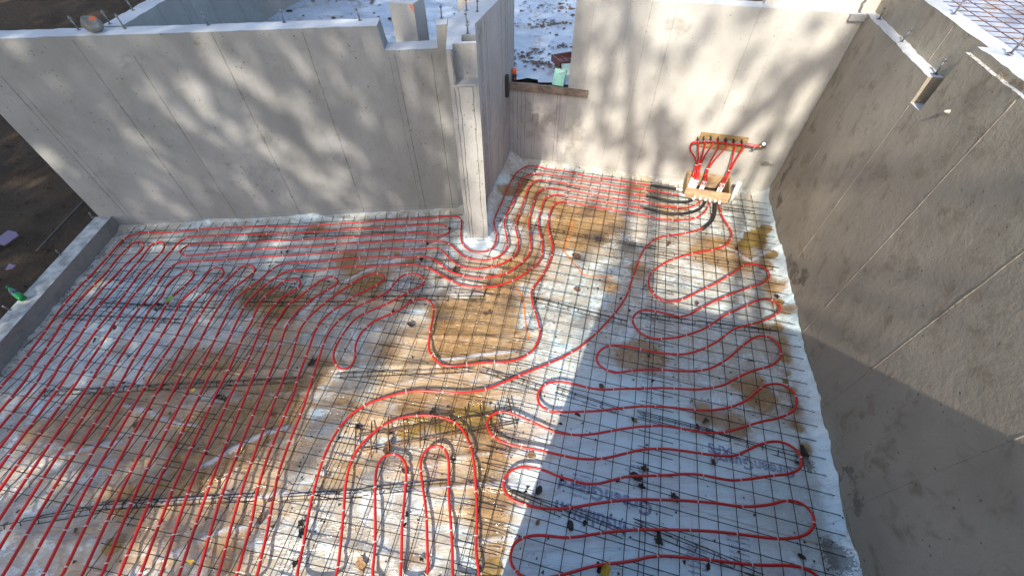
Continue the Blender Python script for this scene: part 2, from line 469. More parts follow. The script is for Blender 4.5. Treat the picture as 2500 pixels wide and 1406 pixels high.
# low curb wall on the left edge
cb = empty('concrete_curb', LF(-5.3, 2.5), 'low concrete curb wall along the left edge of the slab', 'curb')
o = slab(lambda a, b, t: LF(t, a, b), [(-3.0, -.15), (-3.0, .20), (4.92, .20), (4.92, -.15)], -5.41, -5.19, jit=.006).build('curb_body', CONC_C)
me = o.data; me.materials.append(CONC_TOP)
top_mat(o, simple('curb_top', (.36, .37, .35), .9, 0, .35, 9, .01)); mk(o, cb)
mk(seam(None, 'chalk_line', lambda a, z, t: LF(-5.19 + t, z, .075), 0, -2.5, 4.9, w=.003, h=.003, mat=CHALK, wob=0), cb)
mb = MB()
for i in range(420):                                # spilled mortar crumbs at the foot of the curb
    d = rng.uniform(-1.0, 4.9); s = rng.uniform(.006, .03) * (1.2 if n2(d * 2, 0) > 0 else .7)
    c = LF(-5.19 + abs(rng.gauss(0, .05)), d, s * .3)
    vs = [c + Vector((rng.uniform(.6, 1.1) * s * x, rng.uniform(.6, 1.1) * s * y, rng.uniform(.4, .9) * s * z)) for x, y, z in ((1, 0, 0), (0, 1, 0), (-1, 0, 0), (0, -1, 0), (0, 0, 1))]
    mb.add(vs, [(0, 1, 4), (1, 2, 4), (2, 3, 4), (3, 0, 4)])
o = mb.build('mortar_crumbs', CONC_C); mk(o, cb); o['kind'] = 'stuff'

# end pier of the left wall, with beam pocket
pr = empty('concrete_pier', LF(-.15, 4.5), 'slender concrete pier with open beam pocket at the inner corner', 'pier')
mb = MB()
mb.box(LF, -.285, .0, 4.2, 5.10, -.15, 2.08)
mb.box(LF, -.285, -.225, 4.2, 4.355, 2.08, 2.40)
mb.box(LF, -.285, .0, 4.355, 4.40, 2.08, 2.40)
mb.box(LF, -.285, -.14, 4.40, 4.59, 2.08, 2.40)
mb.box(LF, -.285, .0, 4.59, 5.10, 2.08, 2.40)
o = mb.build('pier_body', CONC_P); top_mat(o, CONC_TOP, 2.3); mk(o, pr)
for i, a in enumerate((-.24, -.06, -.20)):
    mk(seam(None, 'form_seam', lambda a_, z, t: LF(a_, 4.2 - t, z), a, .02, 2.06, w=.007, h=.006, seed=20 + i, wob=.012), pr)
mk(seam(None, 'form_seam', lambda a_, z, t: LF(z, 4.2 - t, 2.062), 0, -.23, -.0, w=.012, h=.008, seed=25, mat=CONC), pr)
mk(seam(None, 'form_seam', lambda a_, z, t: LF(a_, 4.2 - t, z), -.232, 2.08, 2.4, w=.016, h=.01, seed=28), pr)

# fin wall running back from the pier
fn = empty('fin_wall', RF(-1.79, 5.3), 'board-marked concrete fin wall between pier and window opening', 'wall', 'poured foundation walls')
o = slab(lambda a, b, t: RF(t, a, b), [(4.62, -.15), (4.62, 2.40), (6.0, 2.40), (6.26, 2.40), (6.26, -.15)], -1.94, -1.64, jit=.003).build('wall_body', CONC_D)
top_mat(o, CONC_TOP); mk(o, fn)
for i, a in enumerate((4.72, 4.76, 4.80, 4.84, 4.95, 5.01, 5.62, 5.80, 5.9)):
    mk(seam(None, 'form_seam', lambda a_, z, t: RF(-1.64 + t, a_, z), a, .02, 2.38, w=.005 if i != 6 else .008, h=.004, seed=40 + i), fn)

# back wall
bw = empty('back_wall', RF(.8, 6.1), 'bright cream concrete back wall behind the tubing manifold', 'wall', 'poured foundation walls')
o = slab(lambda a, b, t: RF(a, t, b), [(-.775, -.15), (-.775, 2.385), (.4, 2.39), (2.512, 2.395), (2.512, -.15)], 6.0, 6.115).build('wall_body', CONC_B)
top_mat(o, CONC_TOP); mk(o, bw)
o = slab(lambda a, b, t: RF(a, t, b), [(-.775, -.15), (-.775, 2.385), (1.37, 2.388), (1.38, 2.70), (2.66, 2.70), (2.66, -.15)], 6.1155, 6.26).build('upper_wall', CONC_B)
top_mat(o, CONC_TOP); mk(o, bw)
mpB = lambda a, z, t: RF(a, 6.0 - t, z)
for i, (a, z0, z1, w) in enumerate([(-.555, .1, 2.3, .006), (-.12, .1, 2.37, .007), (.13, .1, 2.37, .008), (.422, .1, 2.37, .011), (1.332, .95, 2.37, .011), (.36, 1.5, 2.3, .004), (-.3, .1, 1.1, .004), (2.02, .1, 1.0, .006), (1.62, 1.2, 2.3, .004)]):
    mk(seam(None, 'form_seam', mpB, a, z0, z1, w=w * .7, h=.003, seed=60 + i, wob=.006, mat=SEAM_B), bw)
for a in (.13, .422, 1.332):
    for z in (.4, .85, 1.3, 1.75, 2.1):
        if a > 1 and z < 1: continue
        tie_patch(bw, RF(a, 6.0, z + rng.uniform(-.04, .04)), -DRv, rng.uniform(.5, .8), TPMB)
mk(seam(None, 'chalk_line', lambda a, z, t: RF(z, 6.0 - t, .105), 0, -1.6, 2.39, w=.003, h=.003, mat=CHALK, wob=0), bw)
mb = MB(); mb.box(RF, 2.24, 2.40, 5.955, 6.0, 2.335, 2.392)
mk(mb.build('broken_lip', CONC), bw)
# low wall under the window opening
lw = empty('sill_wall', RF(-1.2, 6.1), 'stained low concrete wall under the window opening', 'wall', 'poured foundation walls')
o = slab(lambda a, b, t: RF(a, t, b), [(-1.64, -.15), (-1.64, 1.185), (-.777, 1.185), (-.777, -.15)], 6.001, 6.26).build('wall_body', CONC_D)
mk(o, lw)
for i, a in enumerate((-1.59, -1.52, -1.46, -1.40, -1.28, -.92)):
    mk(seam(None, 'form_seam', lambda a_, z, t: RF(a_, 6.001 - t, z), a, .05, 1.16, w=.005, h=.003, seed=80 + i), lw)

# right wall with ledge and beam pocket
rw = empty('right_wall', RF(2.5, 3), 'rough brown-grey concrete wall along the right side with raking light', 'wall', 'poured foundation walls')
o = slab(lambda a, b, t: RF(t, a, b), [(-1.5, -.15), (-1.5, 2.655), (4.075, 2.655), (4.09, 2.20), (4.275, 2.19), (4.285, 2.40), (5.9985, 2.40), (5.9985, -.15)], 2.398, 2.512, jit=.007).build('wall_body', CONC_R)
top_mat(o, CONC_TOP); mk(o, rw)
o = slab(lambda a, b, t: RF(t, a, b), [(-1.5, 2.60), (-1.5, 2.71), (4.045, 2.71), (4.06, 2.60)], 2.428, 2.513, jit=.008).build('upper_lip', CONC_R)
top_mat(o, CONC_TOP); mk(o, rw)
o = slab(lambda a, b, t: RF(t, a, b), [(-1.5, -.15), (-1.5, 2.70), (6.114, 2.70), (6.114, -.15)], 2.5125, 2.66, jit=.006).build('upper_wall', CONC_R)
top_mat(o, CONC_TOP); mk(o, rw)
mpR = lambda a, z, t: RF(2.398 - t, a, z)
for i, (a, z0, z1, w, h, tl) in enumerate([(5.80, .4, 2.38, .009, .006, -.2), (5.50, .5, 2.38, .006, .004, -.3), (5.25, .3, 2.37, .008, .006, -.2), (4.265, .1, 2.17, .008, .004, 0), (3.315, .06, 2.63, .008, .005, 0), (2.405, .06, 2.63, .008, .005, 0), (1.51, .06, 2.63, .008, .004, 0)]):
    mk(seam(None, 'form_seam', mpR, a, z0, z1, w=w, h=h, mat=CONC_R, seed=100 + i, tilt=tl), rw)
mk(seam(None, 'form_seam', lambda a, z, t: RF(2.5125 - t, a, z), 4.63, 2.41, 2.68, w=.007, h=.004, mat=CONC_R, seed=120), rw)
mk(seam(None, 'chalk_line', lambda a, z, t: RF(2.398 - t, z, .10), 0, .3, 5.95, w=.004, h=.003, mat=CHALK, wob=0), rw)
mb = MB(); mb.lathe(RF(2.41, 3.773, 2.345), -CRv, [(0, .017), (.025, .015), (.045, .006)], 10)
mk(mb.build('form_tie', simple('tie_plastic', (.42, .39, .33), .6)), rw)
mb = MB()                                            # chipped edge under the lip
for i in range(110):
    d = rng.uniform(2.2, 4.06); s = rng.uniform(.003, .010)
    c = RF(2.398 + rng.uniform(-.004, .03), d, 2.656 + rng.uniform(-.004, .004))
    mb.add([c + Vector((rng.uniform(.5, 1.3) * s * x, rng.uniform(.5, 1.3) * s * y, rng.uniform(.5, 1.3) * s * z)) for x, y, z in ((1, 0, 0), (0, 1, 0), (-1, 0, 0), (0, -1, 0), (0, 0, 1), (0, 0, -1))],
           [(0, 1, 4), (1, 2, 4), (2, 3, 4), (3, 0, 4), (1, 0, 5), (2, 1, 5), (3, 2, 5), (0, 3, 5)])
o = mb.build('chipped_edge', CONC_R); o['kind'] = 'stuff'; mk(o, rw)

# stains with a shape of their own
def stain_mat(name, c, alpha, sc, lo, hi, we=.8, wn=2.4):
    t = NT(name); t.col(c); t.set('Roughness', .8); n = t.noise(sc, 4, .7)
    e = t.attr('edge'); t.set('Alpha', t.math('MULTIPLY', t.ramp(t.math('ADD', t.math('MULTIPLY', e, we), t.math('MULTIPLY', t.math('SUBTRACT', n, .5), wn)), lo, hi), alpha)); return t.m
DAMP = stain_mat('damp_stain', (.15, .125, .09), .4, 7, .5, .75)
PITTED = stain_mat('pitted_patch', (.08, .08, .08), .55, 26, .62, .78, .45, 2.4)
RUST = stain_mat('rust_stain', (.30, .14, .04), .4, 16, .6, .9)
DRIPS = stain_mat('brown_drips', (.22, .16, .10), .25, 7, .4, 1.1)
def stain(parent, mp, a, z, ra, rz, mat, k=14):
    vs = []; fs = []; ed = []
    for j in range(k + 1):
        for i in range(k + 1):
            x, y = i / k * 2 - 1, j / k * 2 - 1
            vs.append(mp(a + x * ra, z + y * rz, .0025)); ed.append(max(0, 1 - (x * x + y * y)))
    for j in range(k):
        for i in range(k): q = j * (k + 1) + i; fs.append((q, q + 1, q + k + 2, q + k + 1))
    mb = MB(); mb.add(vs, fs); o = mb.build('stain', mat)
    o.data.attributes.new('edge', 'FLOAT', 'POINT').data.foreach_set('value', ed)
    return sub(parent, o)
stain(rw, mpR, 4.15, .22, .32, .15, DAMP); stain(rw, mpR, 3.93, .36, .18, .12, DAMP); stain(rw, mpR, 1.62, .26, .28, .14, DAMP); stain(rw, mpR, 1.78, .14, .1, .13, DAMP); stain(rw, mpR, 1.02, .1, .14, .12, DAMP)
stain(rw, mpR, 5.75, .55, .12, .4, DAMP); stain(rw, mpR, 5.5, .25, .2, .2, DAMP); pass
stain(wl, mpL, -2.95, .55, .42, .32, PITTED); stain(wl, mpL, -3.15, .8, .3, .2, PITTED); stain(wl, mpL, -2.86, 2.33, .10, .09, RUST); pass
stain(bw, mpB, 2.16, .52, .24, .06, DAMP); stain(bw, mpB, -.6, .55, .28, .55, DRIPS); stain(bw, mpB, .5, 2.15, .25, .15, DRIPS)
stain(lw, lambda a_, z, t: RF(a_, 6.001 - t, z), -1.2, .7, .44, .5, DRIPS)
stain(rw, lambda a_, z, t: RF(2.428 - t, a_, z), 3.5, 2.68, .3, .03, RUST)

# near wall below the camera (casts the hard shadow on the right)
nw = empty('near_wall', RF(1.1, 0), 'tall concrete wall at the near end casting the hard-edged shadow', 'wall', 'poured foundation walls')
mb = MB(); mb.box(RF, -.25, 2.397, -.25, -.02, -.15, 2.86); mb.box(RF, -.20, -.08, -4, -.2505, -.15, 2.18)
mk(mb.build('wall_body', CONC), nw)

# walls and column beyond
wa = empty('far_wall', LF(-3.77, 7), 'blue-grey concrete wall running away behind the long left wall', 'wall', 'poured foundation walls')
o = slab(lambda a, b, t: LF(t, a, b), [(5.175, .3), (5.175, 2.40), (9.2, 2.40), (9.2, .3)], -3.89, -3.67).build('wall_body', CONC)
top_mat(o, CONC_TOP); mk(o, wa)
for i, a in enumerate((5.9, 6.4, 6.6, 7.1, 7.9)):
    mk(seam(None, 'form_seam', lambda a_, z, t: LF(-3.67 + t, a_, z), a, 1.3, 2.37, w=.012, h=.004, seed=140 + i), wa)
wb = empty('far_wall', LF(-3.2, 11), 'dark shaded concrete wall at the far edge of the upper sheeting', 'wall', 'poured foundation walls')
B0, B1 = LF(-3.67, 8.6), LF(-1.55, 15.8)
dB = (B1 - B0).normalized(); nB = Vector((-dB.y, dB.x, 0))
mb = MB(); mb.box(lambda u, d, z: B0 + dB * d + nB * u + Z * z, 0, .25, 0, 8, .3, 2.75)
mk(mb.build('wall_body', CONC_C), wb)
fc = empty('concrete_column', RF(-2.715, 5.28, 1.2), 'square concrete column behind the notch with pink paint mark', 'column')
o = slab(lambda a, b, t: RF(a, t, b), [(-2.87, .9), (-2.87, 2.40), (-2.56, 2.40), (-2.56, .9)], 5.125, 5.44, jit=.005).build('column_body', CONC_B)
top_mat(o, CONC_TOP); mk(o, fc)
mb = MB(); mb.add([RF(-2.62, 5.1225, 2.39), RF(-2.56, 5.1225, 2.39), RF(-2.555, 5.1225, 2.31), RF(-2.585, 5.1225, 2.33)], [(0, 1, 2, 3)])
mk(mb.build('paint_mark', ink('pink_paint', (.8, .25, .15), .7)), fc)
fp = empty('far_pier', RF(-2.2, 6.2, 1.2), 'cream sunlit concrete pier behind the fin wall', 'pier')
o = slab(lambda a, b, t: RF(a, t, b), [(-2.405, .9), (-2.405, 2.62), (-1.945, 2.62), (-1.945, .9)], 6.15, 6.40).build('pier_body', CONC_B); mk(o, fp)

# ================================================================== floor sheeting
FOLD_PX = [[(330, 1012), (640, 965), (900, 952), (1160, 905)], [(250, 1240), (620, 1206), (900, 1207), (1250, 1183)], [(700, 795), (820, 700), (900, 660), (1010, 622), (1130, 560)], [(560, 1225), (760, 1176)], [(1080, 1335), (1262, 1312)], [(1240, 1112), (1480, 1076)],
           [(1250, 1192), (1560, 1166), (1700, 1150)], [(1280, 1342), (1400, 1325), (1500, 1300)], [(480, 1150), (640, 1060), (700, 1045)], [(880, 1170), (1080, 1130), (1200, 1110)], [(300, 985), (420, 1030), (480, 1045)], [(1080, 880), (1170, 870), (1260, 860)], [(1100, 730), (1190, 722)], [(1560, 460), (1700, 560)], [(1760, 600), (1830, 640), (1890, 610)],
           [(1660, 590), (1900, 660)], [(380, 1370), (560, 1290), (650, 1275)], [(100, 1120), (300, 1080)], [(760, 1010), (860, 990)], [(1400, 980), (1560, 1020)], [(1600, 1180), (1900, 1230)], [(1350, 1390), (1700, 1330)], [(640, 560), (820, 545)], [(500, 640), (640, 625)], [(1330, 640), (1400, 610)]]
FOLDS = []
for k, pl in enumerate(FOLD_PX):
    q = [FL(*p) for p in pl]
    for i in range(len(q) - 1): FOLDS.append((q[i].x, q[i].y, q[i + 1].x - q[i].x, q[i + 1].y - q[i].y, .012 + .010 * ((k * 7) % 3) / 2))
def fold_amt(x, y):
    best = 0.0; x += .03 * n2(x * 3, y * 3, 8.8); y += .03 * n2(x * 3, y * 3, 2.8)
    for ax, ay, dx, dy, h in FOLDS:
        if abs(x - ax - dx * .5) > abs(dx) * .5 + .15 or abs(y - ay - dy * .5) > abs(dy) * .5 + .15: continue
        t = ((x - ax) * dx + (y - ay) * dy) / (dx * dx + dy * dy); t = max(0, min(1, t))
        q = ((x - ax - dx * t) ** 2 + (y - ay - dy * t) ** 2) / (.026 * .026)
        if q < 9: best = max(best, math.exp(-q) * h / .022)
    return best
def sheet_h(x, y):
    p = Vector((x, y, 0)); u, d = ru(p), rd(p); a, b = lu(p), ld(p)
    # long folds that follow the left wall direction, plus fine crumple
    w1 = n2(a * .35 + .8 * n2(a * .3, b * .3), b * 2.6, 1.3)
    r1 = (1 - min(1, abs(w1) * 2.2)) ** 5 * .030 * (.4 + max(0, n2(a * .5, b * .5, 9) + .5))
    w2 = n2(u * 3.2, d * 1.1, 5.3)
    r2 = (1 - min(1, abs(w2) * 2.0)) ** 6 * .010
    z = r1 + r2 + .006 * n2(x * 2.3, y * 2.3, 3) + .003 * n2(x * 9, y * 9, 6)
    z += fold_amt(x, y) * .026
    tx = math.exp(-(((u - .35) / .55) ** 2 + ((d - 1.15) / .4) ** 2)) + math.exp(-(((u - 1.55) / .45) ** 2 + ((d - 1.55) / .35) ** 2))
    z *= max(0, 1 - 1.1 * tx)
    # turned up against walls
    if u > 2.27: z += min(.11, (u - 2.27) ** 2 * 7.0) * (.8 + .6 * n2(d * 1.7, 2)) + .006 * n2(u * 20, d * 14, 3)
    if d > 5.86: z += min(.07, (d - 5.86) * .5)
    if u < -1.46 and d > 4.3 and a > .0: z += min(.12, (-1.46 - u) * .75)
    if b > 4.80 and a < -.25: z += min(.035, (b - 4.80) * .3)
    q = max(abs(a + .14) - .145, abs(b - 4.55) - .35)
    if q < .13: z += max(0, .10 * (1 - max(0, q) / .13)) * (.7 + .5 * n2(a * 9, b * 9, 4))
    return z
S = .032
xs = [-7.2 + S * i for i in range(int(11.6 / S))]; ys = [-.35 + S * i for i in range(int(6.9 / S))]
def in_room(x, y):
    p = Vector((x, y, 0)); u, d, a, b = ru(p), rd(p), lu(p), ld(p)
    if a < -5.26 or u > 2.45 or d > 6.06 or d < -.02 and u > -.2: return False
    if b > 5.0 and u < -1.72: return False
    if b > 5.0 and a < .0 : return False
    return True
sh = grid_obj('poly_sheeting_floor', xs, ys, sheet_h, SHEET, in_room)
tag(sh, kind='structure')
MUD = [(1150, 790, .34, 1), (1210, 830, .3, .9), (1110, 840, .28, .8), (900, 690, .26, .8), (850, 640, .2, .7), (690, 745, .3, .75), (620, 720, .22, .8), (1440, 545, .45, 1), (1370, 575, .3, .9),
       (1290, 625, .2, .9), (1260, 665, .2, .8), (1210, 690, .18, .7), (1540, 865, .2, 1), (1590, 875, .16, 1), (1790, 625, .28, 1), (1730, 610, .25, .8), (500, 900, .28, .9), (400, 930, .22, .7), (560, 1080, .34, 1),
       (480, 1060, .25, .9), (640, 1010, .25, .7), (250, 1010, .26, .95), (180, 1030, .22, .8), (80, 1050, .2, .6), (700, 980, .3, .7), (1290, 460, .3, .9), (1230, 470, .12, .8), (1270, 540, .2, .7), (1340, 500, .2, .7), (1560, 660, .15, .9),
       (1490, 700, .12, .8), (1190, 1110, .22, .9), (1200, 1240, .2, .9), (1190, 1340, .14, .8), (1850, 960, .22, .9), (1720, 1010, .14, .8), (1800, 1040, .16, .8), (1560, 460, .3, .7), (1640, 520, .25, .7), (1080, 760, .2, .7),
       (780, 900, .2, .6), (850, 1000, .25, .6), (1000, 1000, .22, .7), (1140, 1000, .25, .8), (300, 850, .18, .5), (770, 1200, .15, .5), (850, 1150, .18, .5), (1230, 740, .2, .6), (1000, 640, .16, .5), (770, 560, .2, .6), (640, 580, .18, .6), (300, 1240, .2, .6), (560, 1350, .25, .5), (1900, 700, .1, .8), (1860, 800, .09, .7), (240, 690, .1, .6), (950, 860, .2, .6), (1000, 1370, .12, .4), (1920, 760, .09, .8), (450, 1180, .22, .55)]
AMB = [(1842, 582, .17, 1.2), (1868, 560, .08, 1), (1880, 625, .09, 1.1), (1815, 600, .1, .8), (1000, 1040, .2, .7), (1100, 1030, .18, .75), (1180, 1020, .2, .7), (1870, 930, .12, .6), (1905, 740, .05, 1), (1200, 1390, .1, 1), (285, 1325, .11, .8), (1920, 930, .07, .7)]
GRI = [(1500, 560, .22, .8), (1540, 600, .16, .7), (1460, 585, .12, .8), (1410, 628, .06, 1.1), (1480, 690, .12, .6), (640, 770, .2, .5), (1960, 1110, .06, .8), (1975, 1140, .07, .9), (2040, 1370, .1, 1.2), (2025, 1330, .06, 1), (560, 760, .18, .5), (1500, 620, .2, .6), (620, 575, .12, .7), (850, 560, .12, .5)]
for i in range(16):                                  # damp joint strip along the right wall
    MUD.append((None, RF(2.21, 2.0 + i * .2), .075, .7 + .5 * n2(i * .7, 3)))
CLEAN = [(1200, 560, .35, 1), (1235, 460, .25, .9), (1165, 600, .2, 1), (1400, 1250, .8, .85), (1700, 1150, .9, .75), (1500, 1000, .6, .75), (300, 800, .8, .55), (700, 600, .8, .5), (350, 680, .6, .5), (1750, 780, .4, .5), (1300, 1100, .3, .6), (1900, 1100, .4, .5), (1600, 1380, .8, .6)]
for i in range(30): CLEAN.append((None, RF(2.36, .2 + i * .2), .09, .9))
def splat(lst):
    out = []
    for e in lst:
        if e[0] is None: out.append((e[1].x, e[1].y, e[2], e[3]))
        else:
            p = FL(e[0], e[1]); out.append((p.x, p.y, e[2], e[3]))
    return out
me = sh.data
RUSTY = [(560, 1060, .7, .8), (400, 950, .5, .6), (650, 900, .6, .6), (250, 1050, .5, .6), (700, 740, .5, .7), (900, 700, .5, .7), (1100, 800, .7, .7), (1250, 660, .5, .7), (1420, 560, .6, .7), (1280, 480, .4, .5), (1180, 1150, .6, .8), (1120, 1000, .6, .7), (300, 1300, .5, .6), (620, 1280, .5, .55), (900, 1050, .5, .5), (1750, 620, .4, .6), (1850, 950, .35, .5), (480, 1180, .5, .6), (1000, 900, .5, .5)]
for nm, lst in (('mud', splat(MUD)), ('rust', splat(RUSTY)), ('amber', splat(AMB)), ('grime', splat(GRI)), ('clean', splat(CLEAN))):
    at = me.attributes.new(nm, 'FLOAT', 'POINT'); vals = [0.0] * len(me.vertices)
    nx = len(xs)
    for cx, cy, r, s in lst:
        k = int(2.6 * r / S) + 1; ci = int((cx + 7.2) / S); cj = int((cy + .35) / S)
        for j in range(max(0, cj - k), min(len(ys), cj + k)):
            for i in range(max(0, ci - k), min(nx, ci + k)):
                q = ((xs[i] - cx) ** 2 + (ys[j] - cy) ** 2) / (r * r)
                if q < 6: vals[j * nx + i] += s * math.exp(-q * .9)
    at.data.foreach_set('value', [min(1.3, v) for v in vals])
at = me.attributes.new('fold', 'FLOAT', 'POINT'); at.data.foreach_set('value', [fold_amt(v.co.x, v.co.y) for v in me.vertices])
# white sheet edge turned up along the right wall and the pier
def strip(name, pts, hts, off, mat):
    mb = MB(); vs = []; fs = []; n = len(pts)
    for (p, nrm), h in zip(pts, hts):
        vs += [p + nrm * off + Z * .012, p + nrm * (off * .35) + Z * (h * .45), p + nrm * .006 + Z * h, p + nrm * .003 + Z * (h * .5)]
    for i in range(n - 1):
        for k in range(3): fs.append((i * 4 + k, i * 4 + 4 + k, i * 4 + 5 + k, i * 4 + 1 + k))
    mb.add(vs, fs); o = mb.build(name, mat, None, True); o.parent = sh; return o
pts = []; hts = []
for i in range(60):
    d = 4.45 + i * .0255; pts.append((RF(-1.636, d), CRv)); hts.append(.085 + .035 * n2(d * 3, 2.7) + .015 * n2(d * 11, 3))
strip('turned_up_edge', pts, hts, .14, SHEET_EDGE)
pts = []; hts = []
ring = [(-.30, 4.62)] + [(-.30, 4.5 - .03 * i) for i in range(10)] + [(-.29 + .03 * i, 4.19) for i in range(11)] + [(.01, 4.2 + .03 * i) for i in range(14)]
for i, (a, b) in enumerate(ring):
    c = Vector((a + .145, max(0, 0) + (b - 4.45), 0))
    nn = (CLv * (a + .145) * 1.3 + DLv * (b - 4.6)).normalized()
    pts.append((LF(a, b), nn)); hts.append(.06 + .03 * n2(i * .6, 4.4))
strip('turned_up_edge', pts, hts, .12, SHEET_EDGE)

# print on the foam boards showing through, spray paint, debris
def text_print(txt, px, size, ang, parent, mat=INK):
    cu = bpy.data.curves.new('txt', 'FONT'); cu.body = txt; cu.size = size; cu.align_x = 'CENTER'; cu.align_y = 'CENTER'; cu.resolution_u = 3; cu.offset = size * .035
    to = bpy.data.objects.new('txt', cu); COL.objects.link(to)
    dg = bpy.context.evaluated_depsgraph_get()
    me = bpy.data.meshes.new_from_object(to.evaluated_get(dg)); bpy.data.objects.remove(to)
    c = FL(*px); ca, sa = math.cos(ang), math.sin(ang)
    for v in me.vertices:
        x, y = v.co.x, v.co.y
        wx, wy = c.x + x * ca - y * sa, c.y + x * sa + y * ca
        v.co = (wx, wy, sheet_h(wx, wy) + .006)
    me.materials.clear(); me.materials.append(mat)
    return link('printed_text', me, parent)
A180 = math.pi - AR
text_print('GreenGuard', (1475, 1208), .155, A180 - .02, sh)
text_print('Insulation', (1440, 1262), .155, A180 - .02, sh)
text_print('GreenGuard', (1840, 1135), .13, A180 + .05, sh)
text_print('XPS', (1755, 1098), .12, A180, sh)
for px, s, ln in [((1420, 1162), .028, 5), ((1560, 1130), .024, 5), ((1700, 1330), .026, 6), ((1800, 1310), .026, 5), ((1060, 1120), .022, 6), ((1000, 1170), .022, 4), ((990, 680), .03, 6), ((1250, 1060), .024, 6)]:
    for k in range(ln):
        q = FL(*px); q = q - DRv * (k * s * 1.5)
        pp = Vector((q.x, q.y, 0)); c = AX_R.dot(pp - Vector((0, 0, CAMH))), AX_D.dot(pp - Vector((0, 0, CAMH))), AX_F.dot(pp - Vector((0, 0, CAMH)))
        text_print(rng.choice(['XPS Insulation', 'Insulation XPS', 'GreenGuard XPS']), (1250 + FPX * c[0] / c[2], 703 + FPX * c[1] / c[2]), s, A180, sh)
def paint_strip(px, w):
    pts = catmull([FL(*p) for p in px], .03); mb = MB(); vs = []; fs = []
    for i, p in enumerate(pts):
        t = (pts[min(i + 1, len(pts) - 1)] - pts[max(i - 1, 0)]).normalized(); s = Vector((-t.y, t.x, 0))
        ww = w * (.6 + .8 * abs(n2(i * .35, 2.2)))
        for k in (-1, 1):
            q = p + s * ww * k; vs.append(Vector((q.x, q.y, sheet_h(q.x, q.y) + .006)))
    for i in range(len(pts) - 1): fs.append((2 * i, 2 * i + 1, 2 * i + 3, 2 * i + 2))
    mb.add(vs, fs); return mb.build('paint_line', PAINT, sh)
paint_strip(PX('C', [(1130, 610), (1110, 700), (1080, 790), (1062, 860), (1050, 890)]), .014)
paint_strip(PX('C', [(1050, 890), (1120, 975), (1200, 1070), (1245, 1110), (1350, 1118), (1500, 1127)]), .012)
paint_strip(PX('C', [(600, 1225), (640, 1270), (670, 1340), (680, 1400)]) + [(1284, 790), (1290, 830)], .013)
paint_strip([(1083, 780), (1083, 800), (1083, 835)], .008)
mb = MB()
for i in range(2300):                                # grit and leaf crumbs
    p = None
    while p is None:
        x, y = rng.uniform(-6.5, 4), rng.uniform(.1, 6.3)
        if in_room(x, y) and n2(x * 1.3, y * 1.3, 12) > rng.uniform(-.5, .45): p = (x, y)
    s = abs(rng.gauss(0, .006)) + .002; q = rng.uniform(0, 6.3); z = sheet_h(*p) + .004
    mb.add([(p[0] + s * math.cos(q + k * 2.1) * rng.uniform(.6, 1.6), p[1] + s * math.sin(q + k * 2.1) * rng.uniform(.6, 1.6), z + rng.uniform(-.001, .004)) for k in range(3)], [(0, 1, 2)])
o = mb.build('grit', LEAF['dark'], sh); o['kind'] = 'stuff'

# ================================================================== upper levels beyond the walls
def up_h(x, y):
    p = Vector((x, y, 0)); u, d = lu(p), ld(p)
    z = 1.24 + .26 * max(0, min(1, (-u - .5) / 2.5)) + .03 * n2(x * 1.1, y * 1.1, 2) + .018 * n2(x * 3.4, y * 3.4, 5)
    w = n2(u * .7, d * 2.4, 7.3); z += (1 - min(1, abs(w) * 2.2)) ** 5 * .03
    return z
def up_in(x, y):
    p = Vector((x, y, 0))
    if ld(p) < 5.15 or lu(p) < -3.69: return False
    if rd(p) < 6.2 and ru(p) > -1.66: return False
    if rd(p) < 6.2 and rd(p) > 4.5 and -1.95 < ru(p) < -1.5: return False
    return (p - B0).dot(nB) < .05 if ld(p) > 8.6 else True
us = grid_obj('upper_sheeting', [-6 + .08 * i for i in range(120)], [4.6 + .08 * i for i in range(190)], up_h, SHEET_UP, up_in)
tag(us, kind='structure')
mb = MB()
for i in range(1000):
    x, y = rng.uniform(-5, 3), rng.uniform(5, 16)
    if not up_in(x, y) or n2(x * .9, y * .9, 21) < rng.uniform(-.35, .5): continue
    s = abs(rng.gauss(0, .02)) + .006; q = rng.uniform(0, 6.3); z = up_h(x, y) + .008
    mb.add([(x + s * math.cos(q + k * 1.26) * rng.uniform(.5, 1.5), y + s * math.sin(q + k * 1.26) * rng.uniform(.5, 1.5), z + rng.uniform(0, .012)) for k in range(5)], [(0, 1, 2, 3, 4)])
o = mb.build('leaf_litter', LEAF['dark'], us); o['kind'] = 'stuff'
mb = MB()
for cx, cy, r, n in [(1262, 118, .2, 90), (1280, 133, .16, 60), (1335, 55, .25, 110), (1350, 15, .35, 140), (1380, 105, .15, 60), (1310, 148, .12, 60), (1345, 160, .2, 70), (1085, 178, .1, 20), (800, 22, .35, 90), (870, 20, .3, 70), (720, 20, .3, 60), (1200, 10, .3, 40), (1300, 50, .3, 60)]:
    c = FL(cx, cy, 1.3)
    for i in range(n // 2):
        x, y = c.x + rng.gauss(0, r), c.y + rng.gauss(0, r * .5)
        s = abs(rng.gauss(0, .018)) + .008; q = rng.uniform(0, 6.3); z = up_h(x, y) + .012
        mb.add([(x + s * math.cos(q + k * 1.26) * rng.uniform(.4, 1.9), y + s * math.sin(q + k * 1.26) * rng.uniform(.4, 1.5), z + rng.uniform(0, .018)) for k in range(5)], [(0, 1, 2, 3, 4)])
o = mb.build('leaf_litter', LEAF['brown'], us); o['kind'] = 'stuff'
rs_ = grid_obj('raised_sheeting', [1.2 + .1 * i for i in range(70)], [-1 + .1 * i for i in range(110)],
               lambda x, y: 2.52 + .02 * n2(x * 1.5, y * 1.5, 4) + .01 * n2(x * 5, y * 5, 1), sheet2('raised_sheeting_film', .8, (.42, .46, .55)),
               lambda x, y: ru(Vector((x, y, 0))) > 2.62 and rd(Vector((x, y, 0))) > .3)
tag(rs_, kind='structure')

